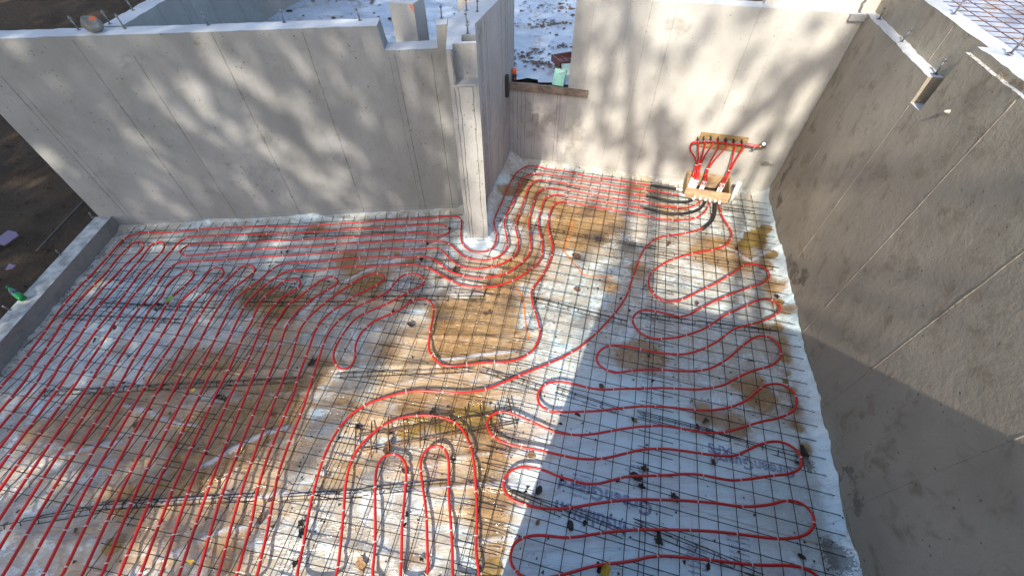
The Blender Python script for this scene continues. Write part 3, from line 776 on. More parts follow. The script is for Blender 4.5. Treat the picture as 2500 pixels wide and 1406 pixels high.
# ================================================================== welded wire mesh
def wire_obj(p, q, r, parent, mat=WIRE, wob=.004, name='wire'):
    n = max(2, int((q - p).length / .5)); t = (q - p).normalized(); s = Vector((-t.y, t.x, 0))
    k = rng.uniform(0, 50); pts = []
    for i in range(n + 1):
        f = i / n; pts.append(p.lerp(q, f) + s * n2(f * 3 + k, 1) * wob * 2 + Z * n2(f * 4 + k, 7) * wob)
    mb = MB(); mb.sweep(pts, r, 5); o = mb.build(name, mat, None, True); return sub(parent, o)
def mesh_sheet(label, fr, u0, u1, d0, d1, z, mat=WIRE, step=.1524, r=.0034, over=.06, keep=None):
    root = empty('wire_mesh_sheet', fr((u0 + u1) / 2, (d0 + d1) / 2, z), label, 'wire mesh', 'welded wire mesh sheets')
    u = u0
    while u <= u1 + .001:
        a, b = (d0 - over, d1 + over)
        if keep: seg = keep('d', u, a, b)
        else: seg = [(a, b)]
        for a, b in seg: wire_obj(fr(u, a, z), fr(u, b, z), r, root, mat)
        u += step
    d = d0
    while d <= d1 + .001:
        a, b = (u0 - over, u1 + over)
        if keep: seg = keep('u', d, a, b)
        else: seg = [(a, b)]
        for a, b in seg: wire_obj(fr(a, d, z + .0055), fr(b, d, z + .0055), r, root, mat)
        d += step
    return root
AB = rad(10.0)
CB, DB = Vector((math.cos(AB), -math.sin(AB), 0)), Vector((math.sin(AB), math.cos(AB), 0))
def BF(u, d, z=0.0): return CB * u + DB * d + Z * z
def clip_keep(fr, test):
    def k(kind, c, a, b):
        n = int((b - a) / .05); run = []; out = []
        for i in range(n + 1):
            t = a + (b - a) * i / n; p = fr(c, t) if kind == 'd' else fr(t, c)
            if test(p): run.append(t)
            else:
                if len(run) > 4: out.append((run[0], run[-1]))
                run = []
        if len(run) > 4: out.append((run[0], run[-1]))
        return out
    return k
okL = lambda p: lu(p) > -5.1 and ld(p) < 4.86 and not (-.34 < lu(p) < .06 and ld(p) > 4.14)
mesh_sheet('wire mesh sheet squared to the foot of the long left wall', LF, -4.95, -.40, 3.36, 4.80, .044)
mesh_sheet('wire mesh sheet in the dense left tubing field, nearest the curb', BF, -5.95, -3.15, .25, 4.02, .050, keep=clip_keep(BF, lambda p: okL(p) and ld(p) < 3.98 and ld(p) > -.3 and lu(p) > -5.12))
mesh_sheet('wire mesh sheet under the middle of the left tubing field', BF, -3.25, -1.72, -.1, 3.75, .056, keep=clip_keep(BF, lambda p: okL(p) and ld(p) < 3.6))
mesh_sheet('wire mesh sheet in front of the pier, in the centre of the floor', BF, -1.80, -.28, -.1, 3.65, .050, keep=clip_keep(BF, lambda p: okL(p)))
mesh_sheet('wire mesh sheet in the inner room beside the fin wall', RF, -1.30, -.55, 3.0, 5.85, .046)
mesh_sheet('wire mesh sheet through the centre of the right room', RF, -.53, .99, .2, 5.86, .052)
mesh_sheet('wire mesh sheet beside the right wall under the serpentine tube', RF, .80, 2.32, .25, 5.86, .046)
mesh_sheet('rusty wire mesh on the raised level above the right wall', RF, 2.78, 4.6, 3.3, 7.4, 2.57, WIRE_R, r=.0035)
# stray offcut of heavy bars on the centre floor
oc = empty('rebar_mat', FL(1060, 1050), 'rusty offcut of steel bar mat lying in the centre foreground', 'rebar mat')
for a, b in [((865, 1066), (1250, 1000)), ((868, 1102), (1262, 1031))]:
    wire_obj(FL(*a, .045), FL(*b, .045), .0072, oc, WIRE_R, name='bar')
for (x0, y0), (x1, y1) in [((870, 1035), (866, 1105)), ((908, 1028), (906, 1115)), ((948, 1018), (948, 1108)), ((986, 1016), (987, 1100)), ((1025, 1007), (1026, 1092)), ((1061, 1002), (1065, 1083)), ((1099, 1004), (1104, 1078)), ((1136, 992), (1143, 1070)), ((1172, 987), (1182, 1063)), ((1209, 988), (1220, 1056)), ((1242, 974), (1257, 1045))]:
    wire_obj(FL(x0, y0, .054), FL(x1, y1, .054), .0066, oc, WIRE_R, name='bar')

# ================================================================== slab bolsters (wire chairs under the mesh)
BOL = [((290, 598), (445, 600)), ((450, 600), (608, 597)), ((160, 774), (445, 786)), ((253, 745), (537, 759)), ((600, 744), (870, 742)), ((900, 730), (1186, 728)), ((600, 578), (735, 573)), ((740, 577), (965, 571)),
       ((104, 962), (420, 945)), ((425, 944), (740, 928)), ((822, 918), (1158, 903)), ((0, 1287), (250, 1242)), ((248, 1236), (625, 1214)), ((690, 1216), (885, 1205)), ((890, 1200), (1098, 1181)),
       ((1560, 771), (1893, 814)), ((1453, 585), (1600, 607)), ((1605, 620), (1898, 660)), ((1300, 732), (1530, 790)), ((1174, 903), (1324, 951)), ((1356, 953), (1518, 1006)), ((1553, 1010), (1740, 1058)),
       ((1724, 1056), (1957, 1123)), ((1233, 1198), (1371, 1252)), ((1372, 1245), (1522, 1305)), ((1546, 1277), (1858, 1404)), ((1765, 511), (1838, 521)), ((1226, 427), (1310, 452)), ((1313, 444), (1416, 460)), ((1213, 537), (1326, 560)), ((1337, 563), (1442, 582))]
BOL_WHERE = ['at the upper left beside the curb corner', 'along the left wall under the hairpin', 'across the left tubing, lower of a pair near the curb', 'across the left tubing, upper of a pair near the curb', 'under the arched tube ends left of centre', 'in front of the pier, crossing the arched tube', 'near the left wall under the long runs, left piece', 'near the left wall under the long runs, right piece',
             'across the lower left tubing, left piece', 'across the lower left tubing, right piece', 'left of the centre floor below the tube bend', 'at the bottom left corner', 'across the bottom left tubing', 'under the twin hairpins, left piece', 'under the twin hairpins, right piece',
             'beside the right wall inside the second tube loop', 'in the grimy patch below the manifold', 'below the amber puddle near the right wall', 'running from the centre toward the right serpentine', 'left of the third serpentine loop', 'inside the third serpentine loop', 'under the middle of the serpentine', 'inside the fifth serpentine loop by the right wall',
             'inside the lower serpentine loop, left piece', 'inside the lower serpentine loop, right piece', 'crossing the bottom right foreground', 'beside the manifold box at the back wall', 'at the foot of the fin wall in the inner corner', 'under the tubes along the back wall', 'beside the pier under the curved tubes', 'in the puddle left of the grimy patch']
for i, (a, b) in enumerate(BOL):
    p, q = FL(*a, .0), FL(*b, .0); t = (q - p).normalized(); s = Vector((-t.y, t.x, 0)); L = (q - p).length
    root = empty('slab_bolster', p, 'ladder-like wire bolster ' + BOL_WHERE[i], 'bolster', 'wire slab bolsters')
    zt = .043
    for nm, off, z in (('top_wire', 0, zt), ('runner', .032, .016), ('runner', -.032, .016)):
        wire_obj(p + s * off + Z * z, q + s * off + Z * z, .0034, root, WIRE, .002, nm)
    mb = MB(); mb.sweep([s * .034 + Z * .016, s * .005 + Z * (zt + .002), s * -.005 + Z * (zt + .002), s * -.034 + Z * .016], .0030, 5)
    LM = mb.mesh('leg', WIRE, True); n = max(2, int(L / .125))
    for k in range(n):
        o = link('leg', LM, root, t * ((k + .5) * L / n + rng.uniform(-.01, .01)))
# loose tie wires
mb = MB()
for k, pl in enumerate([[(885, 1265), (868, 1285), (872, 1300), (886, 1305)], [(1205, 990), (1212, 1010)], [(905, 1290), (893, 1330)]]):
    pts = catmull([FL(*p, .06) for p in pl], .02); m2 = MB(); m2.sweep(pts, .002, 5)
    tag(m2.build('tie_wire', WIRE, None, True), ['bent loose tie wire by the twin hairpins', 'short loose tie wire on the rusty bar mat', 'loose tie wire in the bottom centre foreground'][k], 'wire', 'loose tie wires')

# ================================================================== red heating tubes
TZ = .066
low = {8: 7, 9: 56, 10: 104, 11: 151, 12: 200, 13: 248, 14: 291, 15: 342, 16: 392, 17: 437, 18: 484, 19: 533, 20: 578, 21: 628,
       7: -42, 6: -92, 5: -142, 4: -192, 3: -243, 2: -293, 1: -343, 0: -393}
UP = {0: PX('A', [(1110, 212), (1030, 225), (960, 255), (915, 295), (810, 410), (710, 520), (580, 655), (460, 800), (385, 905), (255, 1085), (110, 1270), (0, 1395)]),
      1: PX('A', [(1000, 300), (960, 340), (890, 415), (800, 530), (690, 640), (600, 740), (540, 815), (480, 890), (420, 990), (310, 1155), (230, 1275), (145, 1400)]),
      2: PX('A', [(1080, 345), (950, 465), (895, 525), (775, 650), (690, 760), (580, 890), (490, 1030), (375, 1200), (320, 1280), (245, 1400)]),
      3: PX('A', [(1130, 335), (1080, 405), (980, 520), (870, 650), (770, 760), (700, 850), (585, 1040), (460, 1215), (345, 1400)]),
      4: PX('A', [(1245, 345), (1180, 415), (1085, 500), (1000, 615), (900, 750), (790, 885), (680, 1040), (560, 1220), (445, 1400)]),
      5: PX('A', [(1400, 262), (1340, 310), (1240, 430), (1120, 570), (1010, 700), (905, 850), (860, 920), (760, 1080), (660, 1230), (555, 1400)]),
      6: PX('A', [(1350, 445), (1290, 490), (1225, 565), (1180, 645), (1080, 770), (980, 900), (860, 1090), (760, 1240), (660, 1400)]),
      7: PX('A', [(1350, 545), (1270, 620), (1235, 695), (1140, 800), (1100, 870), (1010, 1020), (895, 1200), (780, 1400)]),
      8: PX('A', [(1470, 560), (1400, 625), (1290, 730), (1215, 860), (1110, 1030), (1000, 1210), (895, 1395)]),
      9: PX('A', [(1600, 500), (1540, 585), (1510, 620), (1380, 740), (1330, 830), (1200, 1050), (1090, 1230), (1000, 1390)]),
      10: PX('A', [(1695, 545), (1590, 635), (1480, 745), (1420, 855), (1330, 1030), (1200, 1230), (1100, 1400)]),
      11: PX('A', [(1820, 490), (1740, 570), (1660, 650), (1530, 835), (1420, 1030), (1310, 1235), (1215, 1400)]),
      12: PX('A', [(1930, 520), (1830, 600), (1755, 655), (1645, 815), (1590, 910), (1500, 1080), (1400, 1255), (1330, 1400)]),
      13: PX('B', [(280, 650), (200, 710), (100, 800), (0, 870)]) + PX('A', [(1790, 730), (1695, 910), (1600, 1105), (1510, 1270), (1440, 1400)]),
      14: PX('B', [(380, 695), (290, 745), (180, 820), (85, 905), (0, 1000)]) + PX('A', [(1800, 905), (1710, 1095), (1600, 1300), (1550, 1400)]),
      15: PX('B', [(350, 790), (240, 880), (160, 950), (100, 1050), (40, 1190), (0, 1250)]) + PX('A', [(1815, 1095), (1755, 1235), (1670, 1400)]),
      16: PX('B', [(480, 850), (330, 940), (230, 1050), (160, 1160), (110, 1290), (70, 1400)]) + PX('A', [(1860, 1255), (1785, 1400)]),
      17: PX('B', [(700, 775), (615, 835), (500, 930), (400, 1000), (320, 1110), (270, 1190), (220, 1290), (190, 1395)]) + [(627, 900)],
      18: PX('B', [(830, 825), (670, 915), (520, 1025), (430, 1130), (380, 1205), (340, 1310), (315, 1400)]) + [(664, 900)],
      19: PX('B', [(1120, 735), (1000, 800), (880, 880), (770, 960), (660, 1050), (560, 1150), (510, 1220), (470, 1320), (450, 1400)]) + [(701, 900)],
      20: PX('B', [(1245, 805), (1050, 900), (910, 990), (790, 1070), (690, 1170), (630, 1280), (590, 1400)]) + PX('F', [(325, 175), (300, 270), (258, 370), (180, 560), (125, 700), (68, 895), (40, 1050)]),
      21: PX('B', [(1450, 735), (1390, 790), (1340, 860), (1285, 905), (1150, 970), (1035, 1020), (930, 1090), (840, 1170), (765, 1270), (710, 1400)]) + PX('F', [(405, 210), (345, 390), (265, 590), (200, 780), (178, 895), (150, 1030), (130, 1145), (100, 1270)])}
TOPS = {(1, 2): PX('A', [(1045, 277), (1080, 278), (1096, 305)]), (3, 4): PX('A', [(1180, 290), (1225, 279), (1253, 298)]), (7, 8): PX('A', [(1420, 502), (1462, 507), (1480, 530)]),
        (9, 10): PX('A', [(1650, 476), (1695, 488), (1711, 515)]), (11, 12): PX('A', [(1870, 462), (1925, 463), (1946, 490)]),
        (15, 16): PX('B', [(440, 765), (490, 765), (513, 800)]), (17, 18): PX('B', [(790, 743), (840, 755), (862, 790)]), (19, 20): PX('B', [(1200, 712), (1265, 722), (1290, 765)])}
def down(i):
    pts = list(UP[i]); x1 = low[i]; x0, y0 = pts[-1]
    if y0 < 1100:
        y = 1175; t = (y - y0) / (1404 - y0)
        pts.append((x0 + (x1 - x0) * t - 13 * (i / 21.0) * 4 * t * (1 - t) + 2.5 * math.sin(i * 2.3), y))
    pts.append((x1, 1404)); return pts
def turn(i, j):                                     # return bend just below the picture, in front of the near wall
    a, b = low[i], low[j]; k = (a - 34) / 500.0
    sx = -.82 if i < 14 else -.5
    return [(a + sx * 22, 1428), (a + sx * 34 + (b - a) * .35, 1440), (a + sx * 30 + (b - a) * .75, 1438), (b + sx * 18, 1424)]
R1 = PX('C', [(1850, 275), (1740, 258), (1580, 232), (1400, 210), (1240, 185), (1140, 158), (1000, 135), (890, 122), (800, 100), (720, 98), (640, 135), (590, 190), (540, 280), (490, 400), (440, 510), (405, 600), (410, 650), (425, 740), (420, 800), (400, 850), (340, 885), (260, 893), (180, 880), (130, 845), (100, 790), (95, 710), (100, 650), (100, 595), (60, 562)]) + \
     PX('B', [(1890, 182), (1700, 200), (1520, 212), (1330, 218), (1140, 232), (940, 245), (740, 260), (550, 275), (350, 280), (150, 278)]) + PX('A', [(1660, 178), (1500, 190), (1340, 207), (1190, 217)])
R2 = PX('A', [(1450, 245), (1550, 238), (1800, 228)]) + PX('B', [(110, 348), (320, 342), (520, 335), (720, 322), (920, 305), (1120, 297), (1320, 287), (1510, 272), (1650, 262), (1790, 255), (1860, 275), (1895, 310), (1880, 345), (1830, 362), (1770, 360), (1690, 340), (1600, 335), (1500, 340), (1300, 352), (1100, 365), (900, 378), (700, 390), (490, 405), (290, 410)]) + \
     PX('A', [(1800, 290), (1600, 292), (1510, 298), (1430, 312), (1385, 340), (1370, 358), (1385, 378), (1420, 387), (1480, 385), (1620, 372), (1740, 357)]) + \
     PX('B', [(80, 490), (270, 478), (460, 470), (680, 460), (880, 435), (1090, 430), (1300, 415), (1480, 410), (1690, 415), (1820, 415), (1890, 440), (1960, 500), (2000, 540)]) + \
     PX('C', [(100, 915), (180, 955), (290, 972), (400, 955), (470, 920), (520, 860), (530, 800), (515, 720), (500, 640), (505, 590), (540, 510), (580, 440), (620, 340), (660, 230), (700, 190), (760, 170), (860, 170), (940, 180), (1040, 195), (1140, 215), (1240, 232), (1400, 255), (1570, 285), (1750, 305), (1930, 335), (2120, 368)])
R5 = PX('C', [(1840, 380), (1740, 365), (1560, 340), (1370, 315), (1200, 285), (1110, 268), (1020, 248), (930, 235), (840, 225), (790, 232), (740, 270), (710, 330), (680, 430), (640, 540), (610, 600), (600, 660), (615, 720), (632, 800), (620, 890), (570, 950), (460, 1010), (340, 1040), (230, 1048), (120, 1035), (50, 1000)]) + \
     PX('B', [(1890, 570), (1840, 515), (1790, 480), (1720, 478), (1600, 490), (1380, 487), (1280, 490), (1080, 500), (860, 515), (650, 530), (430, 545), (220, 555)]) + PX('A', [(1620, 425), (1440, 432)])
R6 = PX('B', [(330, 630), (410, 615), (620, 605), (840, 588), (1050, 572), (1170, 562), (1270, 562), (1480, 565), (1600, 560), (1690, 565), (1740, 580), (1810, 630), (1890, 690)]) + \
     PX('C', [(100, 1110), (180, 1130), (290, 1135), (410, 1120), (540, 1080), (690, 965), (740, 880), (745, 800), (735, 720), (725, 620), (740, 540), (770, 440), (790, 370), (830, 325), (910, 302), (1000, 305), (1135, 325), (1270, 352), (1450, 385), (1640, 412), (1810, 430)]) + \
     PX('K', [(300, 890), (500, 940), (740, 970), (860, 965), (940, 930), (985, 893)])
R7 = PX('C', [(1790, 490), (1640, 465), (1450, 435), (1260, 405), (1120, 378), (1000, 365), (920, 375), (870, 410), (850, 460), (830, 540), (815, 620), (820, 680), (850, 795), (855, 870), (840, 950), (780, 1025), (630, 1130), (500, 1185), (370, 1215), (200, 1215), (90, 1195)]) + \
     PX('B', [(1880, 765), (1780, 705), (1670, 652), (1580, 635), (1470, 630), (1250, 640), (1100, 645), (930, 652), (760, 672), (600, 685), (480, 685)])
R8 = PX('K', [(1095, 900), (1080, 940), (1040, 1010), (960, 1075), (860, 1105), (740, 1112), (615, 1110), (490, 1095), (370, 1065), (130, 1020)]) + \
     PX('C', [(1820, 555), (1620, 525), (1440, 492), (1250, 462), (1150, 438), (1070, 428), (1000, 433), (950, 460), (935, 500), (915, 560), (905, 650), (925, 750), (945, 830), (945, 900), (910, 1000), (830, 1140), (760, 1230), (750, 1300), (770, 1400)]) + \
     [(1315, 788), (1318, 815), (1306, 848)] + PX('G', [(350, 40), (285, 70), (200, 85), (90, 87)]) + PX('F', [(1400, 95), (1290, 110), (1205, 98), (1150, 45)]) + \
     PX('B', [(1695, 1400), (1710, 1260), (1735, 1130), (1745, 1050), (1730, 990), (1690, 955), (1600, 945), (1530, 975), (1440, 1045), (1330, 1095), (1190, 1155), (1100, 1230), (1055, 1290), (1015, 1390)]) + \
     PX('F', [(670, 80), (630, 125), (580, 125), (540, 65)]) + \
     PX('B', [(835, 1390), (890, 1300), (940, 1220), (1035, 1120), (1180, 1050), (1330, 985), (1520, 880), (1640, 820), (1660, 780), (1630, 735), (1570, 713), (1500, 718)])
def hair(i, j): return down(i)[::-1] + TOPS[(i, j)] + down(j)
C1 = R1 + down(0) + turn(0, 1) + hair(1, 2) + turn(2, 3) + hair(3, 4) + turn(4, 5) + down(5)[::-1] + R2
C2 = R5 + down(6) + turn(6, 7) + hair(7, 8) + turn(8, 9) + hair(9, 10) + turn(10, 11) + hair(11, 12) + turn(12, 13) + down(13)[::-1] + R6
C3 = R7 + down(14) + turn(14, 15) + hair(15, 16) + turn(16, 17) + hair(17, 18) + turn(18, 19) + hair(19, 20) + turn(20, 21) + down(21)[::-1] + R8[::-1]
SERP = PX('K', [(1195, 935), (1215, 1020), (1250, 1100), (1310, 1190), (1345, 1270)]) + PX('D', [(1005, 100), (985, 140), (950, 175), (870, 205), (760, 225), (680, 240), (555, 275), (450, 315), (370, 365), (320, 405), (295, 460), (295, 510), (310, 560), (350, 605), (400, 640), (450, 653), (540, 650), (600, 630), (670, 595), (760, 550), (845, 510), (940, 455), (1030, 400), (1100, 345), (1150, 330), (1220, 335), (1280, 355), (1320, 395), (1335, 430), (1315, 465), (1270, 495), (1200, 520), (1110, 550), (1030, 578), (960, 608), (830, 665), (720, 722), (650, 762), (610, 778), (560, 783), (500, 775), (440, 755), (330, 732), (250, 725), (200, 740), (165, 775), (155, 815), (165, 850), (195, 900), (240, 935), (310, 965), (380, 975), (450, 970), (550, 958), (680, 922), (780, 880), (860, 830), (950, 768), (1080, 712), (1150, 680), (1210, 650), (1280, 630), (1350, 640), (1400, 665), (1425, 700), (1415, 740), (1380, 770), (1310, 805), (1250, 828), (1150, 855), (1035, 887), (960, 935), (900, 985), (840, 1020), (760, 1060), (685, 1085), (620, 1103), (560, 1107), (435, 1100), (320, 1085), (200, 1057), (65, 1033)]) + \
       [(1495, 843), (1476, 848), (1462, 859), (1455, 872), (1459, 888), (1476, 901), (1498, 910), (1522, 908)] + PX('D', [(175, 1243), (300, 1238), (435, 1240), (550, 1250), (690, 1250), (770, 1240), (850, 1215), (960, 1150), (1040, 1085), (1100, 1030), (1160, 985), (1210, 955), (1270, 945), (1330, 955), (1380, 985), (1415, 1035), (1435, 1090), (1420, 1140), (1380, 1180), (1310, 1215), (1200, 1243), (1080, 1293)]) + \
       PX('H', [(555, 225), (500, 240), (440, 250), (370, 255), (280, 250), (180, 245), (90, 247)]) + PX('G', [(1100, 247), (905, 252), (820, 255), (755, 250), (690, 235), (610, 215), (540, 205), (490, 210), (440, 235), (410, 280), (410, 320), (430, 355), (480, 385), (540, 393), (605, 393), (700, 390), (800, 385), (900, 372), (1000, 362), (1095, 357)]) + \
       PX('H', [(90, 358), (185, 362), (280, 372), (370, 380), (470, 382), (560, 370), (640, 345), (690, 320), (750, 270), (790, 235), (845, 220), (900, 222), (945, 240), (985, 275), (1003, 320), (985, 380), (950, 405), (880, 432), (780, 453), (670, 485), (590, 510), (530, 520), (480, 523), (400, 515), (330, 502), (260, 490), (170, 478), (80, 480)]) + \
       PX('G', [(1090, 478), (1000, 488), (885, 505), (780, 525), (680, 535), (600, 530), (540, 520), (480, 503), (390, 460), (275, 410), (215, 392), (160, 392), (120, 415), (95, 455), (105, 500), (140, 545), (180, 570), (230, 592), (290, 605), (355, 615), (450, 635), (555, 658), (650, 678), (760, 683), (850, 672), (980, 640), (1060, 622)]) + \
       PX('H', [(80, 620), (180, 618), (290, 630), (390, 645), (500, 660), (600, 665), (660, 645), (720, 615), (780, 590), (840, 575), (900, 577), (970, 605), (1015, 645), (1035, 700), (1020, 740), (985, 765), (935, 778), (830, 788), (720, 805), (610, 815), (540, 807), (470, 793), (395, 778), (300, 775), (180, 783), (70, 785)]) + \
       PX('G', [(1080, 785), (965, 790), (880, 810), (800, 832), (745, 838), (680, 830), (620, 812), (535, 787), (430, 745), (330, 730), (270, 740), (230, 765), (205, 795), (197, 840), (210, 890), (250, 930), (315, 957), (400, 980), (500, 990), (610, 983), (720, 965), (840, 947), (960, 935), (1070, 932)]) + \
       PX('H', [(60, 932), (180, 935), (285, 938), (390, 945), (510, 955), (620, 972), (730, 975), (850, 960), (910, 942), (960, 938), (1030, 955), (1085, 1000), (1108, 1050), (1105, 1100), (1070, 1140), (1010, 1165), (900, 1175), (760, 1162), (650, 1148), (510, 1132), (410, 1125), (280, 1120), (50, 1118)]) + \
       PX('G', [(960, 1123), (825, 1135), (700, 1155), (585, 1167), (470, 1155), (400, 1152), (345, 1160), (290, 1180), (255, 1215), (238, 1260), (238, 1310), (245, 1335), (270, 1375), (300, 1400)]) + [(1285, 1411), (1325, 1412)] + PX('G', [(545, 1400), (640, 1375), (730, 1348), (830, 1330), (930, 1320), (1050, 1300)]) + \
       PX('H', [(60, 1290), (170, 1280), (290, 1288), (410, 1300), (520, 1312), (670, 1330), (800, 1338), (920, 1338), (1000, 1345), (1050, 1355), (1100, 1380), (1135, 1406)]) + [(2008, 1418), (1990, 1428), (1930, 1432), (1700, 1436), (1500, 1440), (1250, 1436), (1000, 1434), (930, 1424)]
H1 = PX('F', [(780, 1390), (795, 1250), (800, 1105), (798, 960), (800, 810), (805, 740), (820, 700), (850, 665), (895, 650), (940, 655), (980, 690), (993, 740), (985, 855), (975, 980), (965, 1090), (962, 1220), (955, 1400)])
H2 = PX('F', [(1125, 1400), (1125, 1330), (1120, 1200), (1115, 1030), (1100, 900), (1090, 840), (1080, 760), (1080, 700), (1090, 660), (1120, 620), (1165, 598), (1210, 605), (1240, 640), (1255, 720), (1252, 810), (1255, 930), (1265, 1075), (1275, 1250), (1275, 1400)])
ARCH2 = PX('F', [(560, 1400), (580, 1260), (593, 1125), (605, 1000), (612, 885), (625, 790), (655, 690), (700, 610), (770, 535), (860, 465), (970, 425), (1075, 413), (1165, 415), (1260, 440), (1320, 480), (1365, 545), (1395, 625), (1412, 740), (1420, 860), (1425, 1000), (1425, 1120), (1420, 1220), (1430, 1330), (1445, 1400)])
ARCH1 = PX('F', [(315, 1400), (340, 1280), (362, 1180), (380, 1070), (403, 955), (425, 860), (455, 755), (490, 650), (540, 550), (600, 460), (680, 385), (770, 335), (870, 300), (970, 273), (1075, 262), (1200, 268), (1325, 275), (1430, 265)]) + PX('G', [(60, 262), (130, 240), (250, 190), (345, 150), (480, 95), (570, 55), (620, 25)]) + \
        [(1413, 850), (1450, 818), (1480, 788)] + PX('D', [(0, 755), (50, 690), (90, 630), (120, 565), (140, 500), (160, 440), (180, 380), (205, 310), (230, 250), (255, 205), (300, 155), (350, 120), (420, 95), (500, 85), (590, 73), (690, 50), (790, 18)])
C4 = SERP + [(910, 1412)] + H1 + [(975, 1414), (990, 1421), (1020, 1421), (1038, 1414)] + H2 + [(1108, 1414), (1125, 1421), (1150, 1421), (1168, 1414)] + ARCH2[::-1] + [(818, 1414), (800, 1424), (745, 1426), (724, 1416)] + ARCH1
rt = MB(); rt.lathe(Vector((-.0042, 0, 0)), Vector((1, 0, 0)), [(0, .0122), (.0, .0139), (.0068, .0139), (.0068, .0122)], 9)
rt.add([(-.002, .012, .004), (.002, .012, .004), (.002, .030, .010), (-.002, .030, .010)], [(0, 1, 2, 3)])
TIEM = rt.mesh('cable_tie', TIE)
def tube_thing(pxs, label, seed):
    raw = [FL(x, y, TZ) for x, y in pxs]
    pts = [raw[0]]
    for p in raw[1:]:
        if (p - pts[-1]).length > .02: pts.append(p)
    pts = catmull(pts, .028)
    for _ in range(2):
        pts = [pts[0]] + [(pts[i - 1] + pts[i] * 2 + pts[i + 1]) / 4 for i in range(1, len(pts) - 1)] + [pts[-1]]
    for i, p in enumerate(pts): pts[i] = p + Z * .005 * n2(i * .03, seed * 5.1)
    root = empty('heating_tube', pts[0].copy(), label, 'tubing', 'red floor heating tubes')
    mb = MB(); mb.sweep(pts, .0118, 8); sub(root, mb.build('tube', PEX, None, True))
    acc = 0.0; nxt = .2; k = 0; r2 = random.Random(seed)
    for i in range(1, len(pts)):
        acc += (pts[i] - pts[i - 1]).length
        if acc > nxt:
            nxt = acc + r2.uniform(.24, .40); t = pts[i] - pts[i - 1]
            o = link('cable_tie', TIEM, root, pts[i] - root.location)
            o.rotation_euler = (r2.uniform(-1.4, 1.4), 0, math.atan2(t.y, t.x) + r2.uniform(-.12, .12))
    return root
tube_thing(C1, 'red tube running along the left wall and looping beside the curb', 1)
tube_thing(C2, 'red tube with three narrow hairpins in the middle of the left field', 2)
tube_thing(C3, 'red tube with arched bends in front of the pier and centre floor', 3)
tube_thing(C4, 'red tube snaking in wide serpentine loops beside the right wall', 4)

# black foam sleeves near the manifold
def sleeve(pxs, label, z=TZ, tail=None, r=.021):
    pts = catmull([FL(x, y, z) for x, y in pxs], .02)
    root = empty('foam_sleeve', pts[0].copy(), label, 'pipe sleeve', 'black foam sleeves at the manifold box')
    mb = MB(); mb.sweep(pts, [r * (1 + .06 * n2(i * .3, r * 99)) for i in range(len(pts))], 10); sub(root, mb.build('sleeve', FOAM, None, True))
    if tail:
        t = [FL(x, y, zz) for x, y, zz in tail]; mb = MB(); mb.sweep(t, .019, 10); sub(root, mb.build('end_fitting', PVC, None, True))
    return root
sleeve(PX('C', [(1855, 277), (1940, 287), (2020, 298), (2092, 310)]), 'straight black foam sleeve entering the left side of the box', tail=[(1649, 461, .066), (1666, 465, .07)])
sleeve(PX('C', [(1812, 374), (1880, 387), (1980, 410), (2060, 425), (2120, 430), (2200, 428), (2245, 410)]), 'black foam sleeve curving to the front left corner of the box', tail=[(1690, 488, .07), (1696, 483, .09)])
sleeve(PX('K', [(290, 965), (340, 975), (500, 1010), (620, 1035), (745, 1042), (870, 1025), (965, 990), (1010, 950), (1040, 900)]), 'long black foam sleeve bending up into the box front')
sleeve(PX('K', [(1012, 1212), (1060, 1170), (1110, 1120), (1140, 1050), (1150, 980), (1152, 925)]), 'thick black foam sleeve dropping from the box toward the centre', r=.027)

# ================================================================== manifold, box and fittings at the back wall
bx = empty('manifold_box', RF(1.49, 5.78), 'open tan wooden box on the floor below the manifold', 'box')
def part(parent, name, mat, fn, smooth=False):
    mb = MB(); fn(mb); return sub(parent, mb.build(name, mat, None, smooth))
part(bx, 'front_panel', BOXW, lambda b: b.box(RF, 1.172, 1.80, 5.60, 5.622, .035, .205))
part(bx, 'back_panel', BOXW, lambda b: b.box(RF, 1.175, 1.803, 5.955, 5.977, .02, .262))
for u in (1.176, 1.776):
    def side(b, u=u):
        ps = [RF(u, 5.6225, .03), RF(u, 5.9545, .03), RF(u, 5.9545, .250), RF(u, 5.6225, .203)]
        qs = [p + CRv * .02 for p in ps]
        b.add(ps + qs, [(0, 1, 2, 3), (7, 6, 5, 4), (0, 4, 5, 1), (1, 5, 6, 2), (2, 6, 7, 3), (3, 7, 4, 0)])
    part(bx, 'side_panel', PLY, side)
def ztie(parent, p, axis, r=.03):
    mb = MB(); a = axis.normalized(); mb.lathe(p - a * .005, a, [(0, r * .8), (0, r), (.01, r), (.01, r * .8)], 12); return sub(parent, mb.build('cable_tie', TIE))
part(bx, 'ground_fill', EARTH, lambda b: b.box(RF, 1.196, 1.776, 5.6225, 5.9545, .02, .05))
mf = empty('manifold', RF(1.5, 5.93, .8), 'red heating manifold with eight tubes dropping from a wooden wall board', 'manifold')
brd = empty('manifold_board', RF(1.49, 5.97, .78), 'short yellow pine plank fixed to the back wall behind the manifold', 'board')
part(brd, 'plank', PLY, lambda b: b.box(RF, 1.176, 1.808, 5.962, 5.9995, .678, .882))
def scrib(b):
    for st in [[(1.245, .858), (1.262, .862), (1.268, .852), (1.256, .84), (1.27, .834)], [(1.30, .862), (1.285, .85), (1.298, .845), (1.31, .853), (1.30, .83)], [(1.25, .815), (1.275, .808)], [(1.33, .857), (1.345, .858)]]:
        b.sweep([RF(u, 5.961, z) for u, z in st], .0022, 4)
part(brd, 'pencil_marks', BLACKP, scrib)
HD = [(1.085, .700), (1.088, .742), (1.12, .764), (1.214, .788), (1.345, .812), (1.45, .815), (1.55, .811), (1.70, .818), (1.80, .825)]
